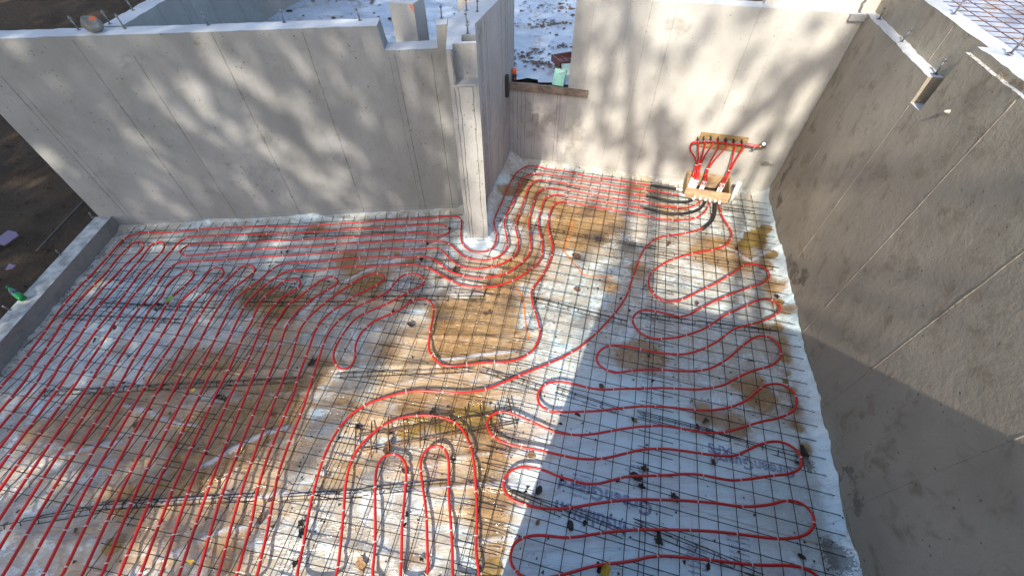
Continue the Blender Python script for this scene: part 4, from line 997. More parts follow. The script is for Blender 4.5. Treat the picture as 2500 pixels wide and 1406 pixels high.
part(mf, 'header', PEX, lambda b: b.sweep(catmull([RF(u, 5.905, z) for u, z in HD], .02), .017, 10), True)
part(mf, 'outlet_pipe', simple('pink_pipe', (.55, .12, .10), .4), lambda b: b.sweep([RF(1.79, 5.905, .826), RF(1.96, 5.905, .818)], .021, 12), True)
part(mf, 'brass_valve', BRASS, lambda b: b.lathe(RF(1.95, 5.905, .818), CRv, [(0, .016), (.02, .024), (.03, .024), (.04, .014), (.07, .018), (.09, .01), (.10, .004)], 10), True)
part(mf, 'gauge_stem', BRASS, lambda b: b.sweep([RF(1.985, 5.905, .815), RF(1.995, 5.90, .845)], .008, 8), True)
gd = (CRv * -.25 - DRv * .75 + Z * .6).normalized()
gp = RF(1.998, 5.895, .868)
gb = MB(); gb.lathe(gp - gd * .03, gd, [(0, .028), (.002, .037), (.03, .037), (.033, .039), (.04, .039), (.04, .024), (.036, .023)], 20)
ga = sub(mf, gb.build('gauge', BLACKP, None, False))
gf = MB(); gf.lathe(gp + gd * .0065, gd, [(0, .0235), (.0015, .0235)], 20); o = gf.build('dial', PVC); o.parent = ga
gn = MB(); gn.sweep([gp + gd * .0095 - Z * .003, gp + gd * .0095 + (Z * .5 + CRv * .12) * .045], .002, 5); o = gn.build('needle', BLACKP); o.parent = ga
def knob(b):
    c = RF(1.905, 5.90, .768)
    b.lathe(c + Z * .05, -Z, [(0, .011), (.045, .011), (.046, .02)], 10)
    b.sweep([c + (CRv * math.cos(q) - (DRv * .7 + Z * -.7) * math.sin(q)) * .027 for q in [k * math.pi / 6 for k in range(13)]], .006, 6)
    for k in range(4):
        q = k * math.pi / 4; v = (CRv * math.cos(q) - (DRv * .7 + Z * -.7) * math.sin(q)) * .027; b.sweep([c - v, c + v], .004, 5)
part(mf, 'drain_valve', BOLT, knob, True)
tops = [(1.087, .705), (1.177, .775), (1.266, .795), (1.358, .810), (1.454, .812), (1.558, .810), (1.661, .815), (1.767, .820)]
knots = [(1.232, .463), (1.25, .463), (1.278, .49), (1.296, .49), (1.408, .43), (1.426, .43), (1.699, .447), (1.718, .447)]
ends = [(1.235, 5.74), (1.255, 5.70), (1.285, 5.69), (1.318, 5.69), (1.395, 5.69), (1.430, 5.685), (1.642, 5.69), (1.684, 5.695)]
for k in range(8):
    (tu, tz), (ku, kz), (eu, ed) = tops[k], knots[k], ends[k]
    pts = [RF(tu, 5.905, tz), RF(tu + (ku - tu) * .12, 5.89, tz - .07), RF(tu + (ku - tu) * .72, 5.865, kz + (tz - kz) * .35), RF(ku, 5.845, kz), RF(ku + (eu - ku) * .3, 5.81, kz - .10), RF(eu, ed + .03, .30), RF(eu - .01, ed + .01, .20)]
    part(mf, 'riser', PEX, lambda b: b.sweep(catmull(pts, .015), .0112, 8), True)
    part(mf, 'white_sleeve', PVC, lambda b: b.sweep([RF(eu, ed + .028, .29), RF(eu - .015, ed, .12), RF(eu - .03, ed - .015, .06)], .0165, 10), True)
    part(mf, 'crimp_ring', BOLT, lambda b: b.lathe(RF(tu, 5.903, tz - .02), -Z, [(0, .015), (.014, .015)], 10))
for k in range(7):
    u = tops[k + 1][0] + (-.045 if k else -.03); zc = .79 + .035 * min(1, k / 2)
    part(mf, 'clamp', BLACKP, lambda b: b.box(RF, u - .007, u + .007, 5.882, 5.962, zc - .012, zc + .034))
    part(mf, 'crimp_ring', BOLT, lambda b: b.lathe(RF(u + .02, 5.905, zc + .005), CRv, [(0, .0185), (.05, .0185)], 10))
for (u, z) in ((1.241, .455), (1.287, .48), (1.417, .42), (1.709, .437)): ztie(mf, RF(u, 5.845, z), Z * 1.0 + DRv * .3, .026)
for px in [(1696, 484), (1709, 487), (1722, 490), (1733, 492), (1745, 494), (1756, 497)]:
    p = FL(*px, .075); part(mf, 'box_port', PVC, lambda b: b.sweep([p + DRv * .05 + Z * .02, p - DRv * .012], .017, 10), True)
part(mf, 'box_port', PVC, lambda b: b.sweep([FL(1656, 474, .07), FL(1672, 478, .075)], .016, 10), True)
pp = empty('pvc_stub', RF(1.866, 5.70), 'upright white plastic pipe stub with cap beside the box', 'pipe')
part(pp, 'pipe', PVC, lambda b: b.lathe(RF(1.866, 5.70, .0), Z, [(0, .03), (.33, .03)], 16), True)
part(pp, 'cap', PVC, lambda b: b.lathe(RF(1.866, 5.70, .30), Z, [(0, .031), (0, .036), (.05, .036), (.054, .03)], 16), False)

# ================================================================== window opening: stud, block, can, foam, paver
sb = empty('wood_stud', RF(-1.08, 5.96, 1.19), 'weathered brown timber stud laid across the window sill', 'board')
part(sb, 'stud', OLDW, lambda b: b.box(RF, -1.655, -.484, 5.955, 5.995, 1.19, 1.283))
bk = empty('wood_block', RF(-1.62, 5.77, 1.16), 'short dark upright timber block at the left of the sill', 'board')
part(bk, 'block', DARKW, lambda b: b.box(RF, -1.639, -1.592, 5.74, 5.80, 1.165, 1.46))
def clone_pos(v): return v
sc = empty('spray_can', RF(-1.60, 6.12, 1.19), 'black spray can with bright orange cap standing on the sill', 'spray can')
part(sc, 'can', BLACKP, lambda b: b.lathe(RF(-1.60, 6.12, 1.186), Z, [(0, .03), (.004, .033), (.15, .033), (.165, .027)], 18), True)
ORANGE = simple('orange_plastic', (.85, .13, .01), .4, 0, .05)
part(sc, 'cap', ORANGE, lambda b: b.lathe(RF(-1.60, 6.12, 1.351), Z, [(0, .030), (.003, .032), (.065, .031), (.07, .027), (.07, .02), (.045, .02)], 18), True)
part(sc, 'label_band', simple('can_label', (.10, .03, .03), .5), lambda b: b.lathe(RF(-1.60, 6.12, 1.25), Z, [(0, .0334), (.05, .0334)], 18), True)
GREENF = simple('green_foam', (.25, .52, .42), .75, 0, .1, 20, .002)
PALEF = simple('pale_green_foam', (.45, .60, .50), .75, 0, .12, 20, .002)
def rot_box(b, c, ex, ey, ez, a, bb, cc):
    ps = [c + ex * (i * a) + ey * (j * bb) + ez * (k * cc) for k in (-1, 1) for j in (-1, 1) for i in (-1, 1)]
    b.add(ps, [(0, 2, 3, 1), (4, 5, 7, 6), (0, 1, 5, 4), (2, 6, 7, 3), (0, 4, 6, 2), (1, 3, 7, 5)])
def tilted(px, z, yaw, pitch, a, bb, cc):
    c = FL(*px, z); ex = (CRv * math.cos(yaw) + DRv * math.sin(yaw)); ey0 = (DRv * math.cos(yaw) - CRv * math.sin(yaw))
    ey = ey0 * math.cos(pitch) + Z * math.sin(pitch); ez = ex.cross(ey)
    return lambda b: rot_box(b, c, ex, ey, ez, a, bb, cc)
fo = empty('foam_offcut', FL(1366, 190, 1.25), 'teal green foam board offcut leaning in the window opening', 'foam offcut', 'green foam offcuts')
part(fo, 'slab', GREENF, tilted((1366, 190), 1.34, -.15, 1.0, .085, .11, .02))
fo2 = empty('foam_offcut', FL(1384, 170, 1.25), 'pale green foam scrap behind the teal offcut in the opening', 'foam offcut', 'green foam offcuts')
part(fo2, 'slab', PALEF, tilted((1384, 172), 1.30, .4, .5, .07, .10, .02))
fo3 = empty('paper_scrap', FL(1362, 172, 1.25), 'crumpled white plastic scrap on top of the teal offcut', 'scrap')
part(fo3, 'scrap', SHEET_EDGE, lambda b: b.add([FL(1352, 172, 1.40), FL(1382, 176, 1.42), FL(1376, 170, 1.44), FL(1356, 167, 1.42), FL(1366, 180, 1.40)], [(0, 4, 2, 3), (4, 1, 2)]))
BRICKM = simple('maroon_plastic', (.16, .075, .07), .6, 0, .2, 20, .002)
ct = empty('plastic_crate', FL(1380, 146, 1.27), 'maroon moulded tray lying on the upper sheeting in the opening', 'tray')
def crate(b):
    c = FL(1381, 146, 1.33); yaw = rad(38)
    ex = CRv * math.cos(yaw) + DRv * math.sin(yaw); ey = DRv * math.cos(yaw) - CRv * math.sin(yaw)
    rot_box(b, c - Z * .03, ex, ey, Z, .17, .15, .012)
    for s in (-1, 1):
        rot_box(b, c + ex * .16 * s, ex, ey, Z, .012, .16, .045); rot_box(b, c + ey * .149 * s, ex, ey, Z, .172, .011, .044)
    rot_box(b, c - Z * .01, ex, ey, Z, .15, .010, .02); rot_box(b, c - Z * .011, ex, ey, Z, .010, .138, .02)
part(ct, 'tray', BRICKM, crate)

# ================================================================== anchor bolts on the wall tops
def bolt_mesh():
    b = MB(); b.lathe(Vector((0, 0, 0)), Z, [(-.02, .0075), (.125, .0075)], 8)
    b.lathe(Vector((0, 0, .100)), Z, [(0, .015), (.014, .015)], 6); b.lathe(Vector((0, 0, 0)), Z, [(0, .022), (.004, .022)], 12)
    return b
brod = MB(); brod.lathe(Vector((0, 0, 0)), Z, [(-.02, .0075), (.125, .0075)], 8); BROD = brod.mesh('rod', BOLT, True)
bnut = MB(); bnut.lathe(Vector((0, 0, .098)), Z, [(0, .015), (.014, .015)], 6); BNUT = bnut.mesh('nut', BOLT)
bwas = MB(); bwas.lathe(Vector((0, 0, .001)), Z, [(0, .022), (.004, .020)], 12); BWAS = bwas.mesh('washer', BOLT)
BL = [((193, 74), 2.393, 'left of the painted rock on the long wall top'), ((269, 60), 2.40, 'right behind the painted rock'), ((304, 69), 2.40, 'where the far wall joins the long wall top'), ((325, 26), 2.40, 'on the far wall top at upper left'),
      ((509, 62), 2.397, 'on the long wall top, above the second form seam'), ((694, 56), 2.40, 'on the long wall top, left of its middle step'), ((879, 51), 2.405, 'on the long wall top, next to the notch'),
      ((1078, 46), 2.40, 'alone on the stub left of the pier'), ((1139, 27), 2.40, 'farthest left on the pier top'), ((1165, 30), 2.40, 'nearest the fin wall edge on the pier top'), ((1141, 63), 2.40, 'middle one of the line on the pier top'), ((1142, 83), 2.40, 'nearest the beam pocket on the pier top'),
      ((2098, 32), 2.393, 'on the back wall top at the right corner'), ((2146, 48), 2.40, 'at the far end of the right ledge'), ((2201, 104), 2.40, 'halfway along the right ledge'), ((2284, 182), 2.40, 'in shade at the pocket end of the right ledge'),
      ((2328, 36), 2.70, 'on the upper right wall top beside the rusty mesh'), ((2466, 132), 2.71, 'on the upper right wall top near the picture edge')]
for px, z, w in BL:
    r = empty('anchor_bolt', FL(*px, z), 'steel anchor bolt ' + w, 'anchor bolt', 'anchor bolts cast into the wall tops')
    r.rotation_euler = (rng.uniform(-.12, .12), rng.uniform(-.12, .12), rng.uniform(0, 3))
    for nm, me_ in (('rod', BROD), ('nut', BNUT), ('washer', BWAS)): link(nm, me_, r)
for k, (px, w) in enumerate([((137, 734 - 199), 'where the curb meets the long wall'), ((148, 622), 'halfway along the curb'), ((24, 757), 'near the green bottle on the curb')]):
    if k == 0: px = (226, 531)
    r = empty('anchor_bolt', FL(*px, .2), 'small steel anchor bolt ' + w, 'anchor bolt', 'anchor bolts in the low curb')
    r.rotation_euler = (rng.uniform(-.2, .2), rng.uniform(-.2, .2), 0); r.scale = (.8, .8, .65)
    for nm, me_ in (('rod', BROD), ('nut', BNUT), ('washer', BWAS)): link(nm, me_, r)

# ================================================================== rock, bottle, scraps, rod
def rockmat():
    t = NT('painted_rock'); n = t.noise(9, 6, .7)
    v = t.mix(t.ramp(n, .3, .7), (.10, .10, .09), (.26, .26, .24))
    sx = t.n.new('ShaderNodeSeparateXYZ'); t.link(t.obj, sx.inputs[0])
    f = t.math('MULTIPLY', t.ramp(t.math('ADD', sx.outputs[0], t.math('MULTIPLY', n, .05)), .055, .075), t.ramp(sx.outputs[2], .10, .12))
    v = t.mix(f, v, (.75, .15, .03)); t.col(v); t.set('Roughness', .85); t.set('Normal', t.bump(t.noise(18, 6, .7), .8, .02)); return t.m
bm = bmesh.new(); bmesh.ops.create_icosphere(bm, subdivisions=4, radius=1)
for v in bm.verts:
    p = v.co.copy(); k = 1 + .16 * noise.noise(p * 1.3 + Vector((3, 1, 2))) + .06 * noise.noise(p * 3.7)
    for nn, dd in ((Vector((.6, -.6, .5)), .82), (Vector((-.7, -.5, .4)), .84), (Vector((.1, .2, 1)), .86), (Vector((.8, .3, .2)), .88)):
        nn = nn.normalized(); s = (p * k).dot(nn)
        if s > dd: p = p - nn * (s - dd) * .9
    v.co = Vector((p.x * .095 * k, p.y * .085 * k, p.z * .075 * k + .07))
me = bpy.data.meshes.new('rock'); bm.to_mesh(me); bm.free(); me.materials.append(rockmat())
me.polygons.foreach_set('use_smooth', [True] * len(me.polygons))
rk = link('rock', me, None, FL(236, 78, 2.395)); tag(rk, 'grey rock with an orange painted corner on the long wall top', 'rock')
bo = empty('soda_bottle', LF(-5.36, 3.42, .205), 'green plastic soda bottle lying tilted on the curb', 'bottle')
def gplastic(name, c, tr):
    t = NT(name); t.col(c); t.set('Roughness', .15); t.set('Transmission Weight', tr); t.set('IOR', 1.35); MATS[name] = t.m; return t.m
GB = gplastic('green_bottle_plastic', (.02, .30, .07), .35)
p0, p1 = FL(57, 730, .245), FL(20, 702, .30)
ba = (p1 - p0).normalized(); bl = (p1 - p0).length
part(bo, 'body', GB, lambda b: b.lathe(p0, ba, [(0, .018), (.005, .034), (.04, .036), (.10, .036), (.15, .034), (bl * .72, .030), (bl * .9, .016), (bl, .013)], 18), True)
part(bo, 'wrapper', simple('bottle_wrapper', (.03, .05, .09), .4, 0, .5, 40), lambda b: b.lathe(p0 + ba * .105, ba, [(0, .0372), (.06, .0358)], 18), True)
part(bo, 'cap', simple('green_cap', (.01, .12, .04), .4), lambda b: b.lathe(p1 - ba * .005, ba, [(0, .016), (.022, .016), (.024, .013)], 14), True)
PURP = simple('purple_foam', (.17, .125, .20), .7, 0, .12, 15, .002)
def flat_piece(name, px, z, th, mat, label, cat, tiltz=0.0):
    r = empty(name, FL(*px[0], z), label, cat)
    pts = [FL(*p, z) + Z * (tiltz * i) for i, p in enumerate(px)]; n = len(pts); b = MB()
    b.add(pts + [p + Z * th for p in pts], [tuple(range(n))[::-1], tuple(range(n, 2 * n))] + [(i, (i + 1) % n, n + (i + 1) % n, n + i) for i in range(n)])
    return sub(r, b.build('piece', mat))
flat_piece('foam_scrap', [(-25, 600), (-18, 590), (14, 602), (49, 578), (43, 570), (25, 566)], .10, .012, PURP, 'large purple foam board scrap on the bare earth', 'foam scrap', .004)
flat_piece('foam_scrap', [(14, 660), (32, 656), (43, 650), (26, 646)], .12, .01, PURP, 'small pointed purple foam scrap on the bare earth', 'foam scrap', .003)
rdp = empty('steel_rod', FL(90, 612, .09), 'long dark rod lying on the bare earth beside the curb', 'rod')
part(rdp, 'rod', simple('dull_rod', (.075, .065, .05), .7), lambda b: b.sweep([FL(90, 613, .10), FL(147, 552, .13), FL(206, 490, .12)], .014, 8), True)
wb2 = MB(); wb2.lathe(Vector((0, 0, 0)), Z, [(0, .018), (.05, .02), (.075, .012)], 10)
tag(link('plastic_lump', wb2.mesh('plastic_lump', PVC, True), None, RF(-1.60, 5.95, .08)), 'small white plastic lump in the corner by the fin wall', 'plastic scrap')
mb = MB()
for i in range(900):                                 # stones and clods on the bare earth
    a, d = rng.uniform(-9.5, -5.45), rng.uniform(1.5, 13); p = LF(a, d); s = abs(rng.gauss(0, .014)) + .006
    z = ground_h(p.x, p.y)
    c = Vector((p.x, p.y, z)); q = rng.uniform(0, 6)
    mb.add([c + Vector((math.cos(q + k * 1.57) * s * rng.uniform(.6, 1.4), math.sin(q + k * 1.57) * s * rng.uniform(.6, 1.4), 0)) for k in range(4)] + [c + Z * s * rng.uniform(.5, 1)], [(0, 1, 4), (1, 2, 4), (2, 3, 4), (3, 0, 4)])
o = mb.build('earth_clods', EARTH); tag(o, 'loose clods and pebbles on the bare earth', 'clods', kind='stuff')

# ================================================================== fallen leaves
def leaf_mesh(seed, lobes):
    r = random.Random(seed); n = 22; vs = [(0, 0, .004)]; fs = []
    for i in range(n):
        q = 2 * math.pi * i / n
        rr = .5 * (1 + .35 * math.cos(q)) * (1 + .28 * math.cos(lobes * q + 1.0) + r.uniform(-.10, .10))
        x, y = rr * math.cos(q), rr * .62 * math.sin(q)
        vs.append((x, y, .10 * abs(y) * 2 + .12 * x * x + r.uniform(-.03, .05)))
    for i in range(n): fs.append((0, 1 + i, 1 + (i + 1) % n))
    b = MB(); b.add(vs, fs); b.sweep([Vector((-.4, 0, .01)), Vector((-.75, .06, .03)), Vector((-1.0, .03, .02))], .018, 4)
    return b
LMESH = {}
for c in LEAF:
    for k, lb in enumerate((3, 5, 0)):
        LMESH[(c, k)] = leaf_mesh(k * 7 + 3, lb).mesh('leaf', LEAF[c])
LV = [(235, 700, 'yellow', 'yellow leaf beside the second tube near the curb', .075), (418, 729, 'green', 'green leaf hanging on a tube in the left field', .085), (421, 657, 'tan', 'round tan leaf below the leftmost hairpin row', .05), (324, 677, 'wine', 'wine red leaf between the curbside tubes', .04),
      (1113, 657, 'brown', 'large crumpled brown leaf where tubes bend before the pier', .10), (1410, 628, 'brown', 'shaggy brown clump inside the orange paint line', .10), (1411, 708, 'brown', 'curled brown leaf below the orange paint line', .07), (1411, 532, 'yellow', 'small yellow leaf near the muddy puddle by the back', .045),
      (1005, 794, 'dark', 'dark leaf right of the arched tubes in the centre', .07), (960, 760, 'dark', 'dark leaf left of the arched tube tip', .05), (1185, 765, 'brown', 'brown leaf on the tan muddy patch', .08), (760, 887, 'dark', 'ragged dark leaf beside the innermost left tube', .09), (700, 940, 'tan', 'tan leaf on the bolster below the tube bend', .07), (667, 1012, 'tan', 'tan leaf resting between lower left tubes', .05),
      (1057, 1000, 'dark', 'dark leaf above the rusty bar mat', .06), (875, 1040, 'dark', 'dark leaf at the left end of the bar mat', .07), (948, 1057, 'dark', 'dark leaf under the bar mat', .05), (945, 1097, 'brown', 'torn brown leaf above the left hairpin', .10), (987, 1147, 'brown', 'brown leaf stuck on the left hairpin', .06), (1106, 1117, 'dark', 'small dark leaf right of the right hairpin', .05),
      (797, 1165, 'tan', 'tan leaf below the outer arch tube', .05), (737, 1273, 'dark', 'black leaf beside the outer arch tube', .07), (735, 1303, 'dark', 'dark slender leaf lying against the arch tube', .07), (638, 1263, 'brown', 'brown leaf left of the outer arch tube', .06), (660, 1220, 'wine', 'wine red leaf by the bottom bolster', .05), (880, 1370, 'tan', 'upright tan leaf in the bottom centre foreground', .10), (720, 1376, 'dark', 'dark leaf at the bottom edge left of centre', .06), (1028, 1362, 'dark', 'dark leaf near the bottom between hairpins', .04), (995, 1257, 'dark', 'small dark leaf inside the left hairpin', .04), (990, 1278, 'dark', 'tiny dark leaf lower in the left hairpin', .03),
      (1293, 1110, 'tan', 'orange tan leaf at the hard shadow edge', .07), (1313, 1200, 'dark', 'dark upright leaf in the lower serpentine loop', .07), (1284, 1198, 'dark', 'small dark leaf left of the upright one', .035), (1373, 1170, 'dark', 'dark leaf touching the serpentine tube', .05), (1311, 1277, 'tan', 'tan leaf below the lower serpentine loop', .05), (1392, 1278, 'dark', 'black leaf on the lower bolster', .07), (1428, 1274, 'dark', 'small black leaf right of the lower bolster', .045),
      (1570, 1143, 'brown', 'brown leaf under the serpentine run right of centre', .07), (1548, 1160, 'dark', 'broad dark leaf on the serpentine tube', .085), (1563, 1185, 'dark', 'pointed dark leaf below the serpentine run', .06), (1645, 1210, 'dark', 'ragged black leaf in the right foreground', .085), (1610, 1320, 'dark', 'black leaf on the bottom right bolster', .08), (1727, 1385, 'dark', 'brown leaf at the bottom edge under the right field', .05), (1953, 1356, 'dark', 'dark leaf beside the right wall at the bottom', .05), (1480, 1388, 'yellow', 'yellow and dark leaf at the bottom edge', .085), (1465, 1390, 'dark', 'dark half of a leaf pair at the bottom edge', .07),
      (1703, 1045, 'wine', 'wine red leaf on the bolster in the right field', .06), (1724, 1025, 'dark', 'green black leaf above the right bolster', .06), (1740, 1125, 'brown', 'brown leaf under a mesh wire in the right field', .05), (1690, 977, 'tan', 'small tan leaf in the right field', .035), (1831, 880, 'dark', 'dark leaf inside the upper right loop', .06), (1593, 929, 'dark', 'dark leaf between serpentine runs', .04), (1585, 870, 'dark', 'small dark leaf on the tan stain', .035), (1470, 945, 'brown', 'brown leaf on the third serpentine run', .06), (1552, 1028, 'tan', 'pale tan leaf left of the right bolster', .06), (1544, 1022, 'dark', 'dark tip beside the pale tan leaf', .035), (1370, 1034, 'dark', 'small dark leaf in the fourth loop', .03), (1423, 1032, 'dark', 'tiny dark leaf in the fourth loop', .025), (1408, 1010, 'dark', 'flat dark leaf against the third loop', .05),
      (1633, 593, 'brown', 'brown leaf beside the curve of the tube below the box', .07), (1648, 580, 'dark', 'small dark leaf below the box', .04), (1799, 605, 'dark', 'dark leaf near the amber puddle', .045), (1575, 699, 'dark', 'small dark leaf left of the first wide loop', .035), (1515, 730, 'wine', 'wine leaf beside the centre tube', .05), (1537, 757, 'dark', 'dark leaf below the wine one at the centre tube', .05), (1703, 740, 'wine', 'wine leaf between the first two loops', .045), (1896, 722, 'dark', 'dark brown leaf by the right wall joint', .07), (1238, 553, 'wine', 'wine red leaf among tubes beside the pier', .06), (1318, 415, 'dark', 'dark leaf under the tubes at the back', .05), (1345, 420, 'brown', 'small brown leaf at the back tubes', .04),
      (700, 615, 'dark', 'dark leaf between long runs near the left wall', .05), (687, 617, 'dark', 'small dark leaf near the left wall runs', .03), (815, 608, 'wine', 'red leaf between the long runs', .05), (972, 620, 'tan', 'pale leaf in the long runs left of the pier', .07), (1043, 596, 'dark', 'dark leaf just left of the pier', .06), (1030, 632, 'dark', 'dark leaf at the bend of the sixth run', .06), (1060, 637, 'brown', 'brown leaf on the bending run before the pier', .05), (1098, 560, 'wine', 'wine leaf at the hairpin beside the pier', .05), (660, 703, 'dark', 'dark leaf on the arched tube shoulder', .05), (738, 678, 'dark', 'dark leaf under the seventh run', .05), (620, 683, 'dark', 'dark leaf by the hairpin at left centre', .05), (1000, 735, 'dark', 'dark leaf on the bolster in front of the pier', .06), (232, 833 - 5, 'dark', 'dark leaf low in the left tubing', .05), (545, 970, 'brown', 'brown leaf beside the lower left bolster', .07), (531, 968, 'dark', 'dark clump on the lower left tubing', .06), (470, 953, 'yellow', 'yellowish scrap leaf on the lower left tubing', .04), (330, 1037, 'brown', 'brown leaf bent under the lower left tubes', .08), (468, 1370, 'yellow', 'yellow leaf at the bottom left', .05), (185, 1293, 'brown', 'brown leaf at the bottom left tubing', .05), (1964, 1107, 'dark', 'black twig-like leaf at the right wall joint', .09), (1944, 1130, 'dark', 'dark leaf inside the fifth loop near the wall', .045), (385, 742, 'dark', 'dark leaf near the green leaf', .05), (382, 757, 'dark', 'second dark leaf near the green leaf', .045), (280, 802, 'wine', 'wine leaf on the third curbside tube', .045)]
for x, y, c, lab, s in LV:
    p = FL(x, y, .03); z = .02 if c in ('dark', 'brown', 'tan') else .075
    p = FL(x, y, z + .01)
    o = link('leaf', LMESH[(c, rng.randrange(3))], None, p)
    o.rotation_euler = (rng.uniform(-.5, .5), rng.uniform(-.4, .4), rng.uniform(0, 6.28)); o.scale = (s * 1.05, s * 1.05, s * 1.1)
    tag(o, lab, 'leaf', 'fallen leaves on the floor')

# ================================================================== trees behind the camera that dapple the light
AXA = Vector((0, 0, 1)).cross(SUN_DIR).normalized() * -1          # to the right, across the light
AXB = AXA.cross(SUN_DIR).normalized()
if AXB.z < 0: AXB = -AXB
def ab(p): return p.dot(AXA), p.dot(AXB)
def wallL(x, y):
    r = ray(x, y); c = Vector((0, 0, CAMH)); t = (4.92 - c.dot(DLv)) / r.dot(DLv); return c + r * t
def wallB(x, y):
    r = ray(x, y); c = Vector((0, 0, CAMH)); t = (6.0 - c.dot(DRv)) / r.dot(DRv); return c + r * t
def wallR(x, y):
    r = ray(x, y); c = Vector((0, 0, CAMH)); t = (2.398 - c.dot(CRv)) / r.dot(CRv); return c + r * t
LIGHTS = []; DARKS = []
STRIP = [(1200, 960), (1300, 900), (1270, 1050), (1200, 1200), (1150, 1350), (1400, 760), (1320, 700), (1350, 480), (1500, 470), (1700, 660), (1620, 540), (1820, 700)]
for x, y, r in [(440, 290, .2), (620, 210, .25), (560, 170, .16), (700, 130, .2), (760, 300, .12), (1000, 225, .13), (930, 310, .14), (1085, 300, .2), (1075, 380, .16), (120, 300, .2), (60, 250, .15), (780, 430, .26), (700, 400, .2), (640, 470, .14), (340, 530, .14), (1040, 170, .12), (660, 330, .14), (860, 380, .15), (460, 130, .12), (350, 350, .1), (850, 160, .12), (480, 240, .12), (960, 480, .2), (880, 480, .2)]:
    LIGHTS.append((*ab(wallL(x, y)), r, .88))
for x, y, r in [(860, 560, .25), (1050, 620, .3), (950, 680, .25), (700, 580, .2), (620, 1000, .25), (690, 1080, .3), (600, 1150, .3), (520, 1250, .3), (400, 1330, .3), (300, 1400, .3), (650, 1300, .2), (830, 1080, .35), (780, 1180, .2), (1000, 950, .3), (1150, 820, .35), (1200, 960, .4), (1300, 900, .4), (1270, 1050, .4), (1200, 1200, .4), (1150, 1350, .4), (1080, 1250, .3), (950, 1380, .2), (1320, 700, .3), (1250, 600, .3), (1400, 760, .35), (1350, 480, .5), (1500, 470, .5), (1700, 660, .45), (1620, 540, .35), (1820, 700, .3), (1780, 560, .3), (470, 1050, .15), (120, 1180, .2), (60, 1100, .15), (1000, 760, .2), (740, 740, .15), (900, 640, .15)]:
    LIGHTS.append((*ab(FL(x, y)), r, .9 if (x, y) in STRIP else .62))
for x, y, r in [(1520, 40, .35), (1500, 120, .18), (1480, 200, .13), (1400, 90, .2), (1600, 330, .26), (1640, 390, .2), (1560, 300, .14), (1530, 340, .14), (1900, 240, .09), (1680, 400, .14), (1480, 330, .15), (1330, 360, .15), (1290, 300, .3), (1270, 250, .2), (1620, 150, .15), (1700, 130, .12), (1900, 440, .12), (1440, 260, .12), (1420, 380, .08)]:
    DARKS.append((*ab(wallB(x, y)), r, .6))
for x, y, r in [(1500, 545, .1)]:
    DARKS.append((*ab(FL(x, y) if x < 1600 else wallR(x, y)), r, .3))
LIGHTS.append((*ab(RF(-2.7, 5.12, 1.9)), .3, .9)); LIGHTS.append((*ab(RF(-2.2, 6.15, 2.1)), .3, .9))
aL0 = ab(LF(-5.4, 4.0))[0]; aB = ab(RF(-1.64, 6, 1))[0]
aRW = ab(RF(2.398, 3.2, 0))[0]; bTL = ab(LF(-2.5, 5.25, 2.42))[1]
def density(a, b):
    q = LF(-2.5, 4.9, 0)
    if a < aL0 + .1: return 1.0
    elif a < aB - .1: base = 1.05
    elif a < aB + .35: base = .75
    else: base = .09
    # beyond the near shade, the walls' tops and level ground behind are sunnier
    if b > bTL and a < aB + 1.1: base = .8
    if b > ab(RF(0, 6, 2.38))[1] and a > aB + 1.1: base = min(base, .1)
    if a > aRW: base = min(base, .1 + .25 * n2(a * 2.5, b * .8, 3))
    base *= 1.05 + .8 * n2((a * .82 - b * .57) * .6, (a * .57 + b * .82) * 1.8, 31)
    base = max(0, min(1, base))
    for la, lb, r, lwt in LIGHTS:
        e1, e2 = ((a - la) * .82 - (b - lb) * .57) / 1.9, ((a - la) * .57 + (b - lb) * .82) / .72
        d2 = (e1 * e1 + e2 * e2) / (r * r)
        if d2 < 4: base *= 1 - lwt * math.exp(-d2 * 1.2)
    for la, lb, r, s in DARKS:
        d2 = ((a - la) ** 2 + (b - lb) ** 2) / (r * r)
        if d2 < 4: base = max(base, s * math.exp(-d2 * .8))
    return base
LIMBS = [([(2130, 40), (2040, 130), (1950, 195), (1870, 255), (1790, 330), (1700, 410)], .12), ([(1960, 180), (1900, 240), (1880, 290)], .05), ([(1540, -20), (1530, 60), (1500, 130), (1470, 230), (1460, 330)], .05), ([(1620, 250), (1600, 330), (1630, 400)], .06)]
def crown_pt(a, b, dist):
    # the point up the light from (a, b)
    return AXA * a + AXB * b - SUN_DIR * dist
r3 = random.Random(11)
a_lo, a_hi = -19.0, 4.2; b_lo, b_hi = ab(LF(-5, -1, 0))[1] - .5, ab(LF(-3, 15.5, 1.0))[1]
base_s = RF(0, 3, 1).dot(SUN_DIR)
crowns = [MB(), MB(), MB()]; centres = [[], [], []]
area = (a_hi - a_lo) * (b_hi - b_lo)
for i in range(int(area * 250)):
    a, b = r3.uniform(a_lo, a_hi), r3.uniform(b_lo, b_hi)
    dn = density(a, b)
    far_left = a < aL0 + .1
    if r3.random() > (.2 if far_left else dn * dn * .3 + dn * .7): continue
    dist = -base_s + 17 + 2.5 * n2(a * .6, b * .6, 4) + r3.uniform(-2.2, 2.2)
    k = 0 if a < -4.2 else (1 if a < -.6 else 2)
    c = crown_pt(a, b, dist); s = r3.uniform(.075, .14) * (2.2 if far_left else 1)
    q = Vector((r3.gauss(0, 1), r3.gauss(0, 1), r3.gauss(0, 1))).normalized(); e = q.orthogonal().normalized(); f = q.cross(e)
    crowns[k].add([c + e * s * 1.3, c + f * s * .75 + q * s * .2, c - e * s * 1.3, c - f * s * .75 + q * s * .2], [(0, 1, 2, 3)])
    if i % 90 == 0: centres[k].append(c)
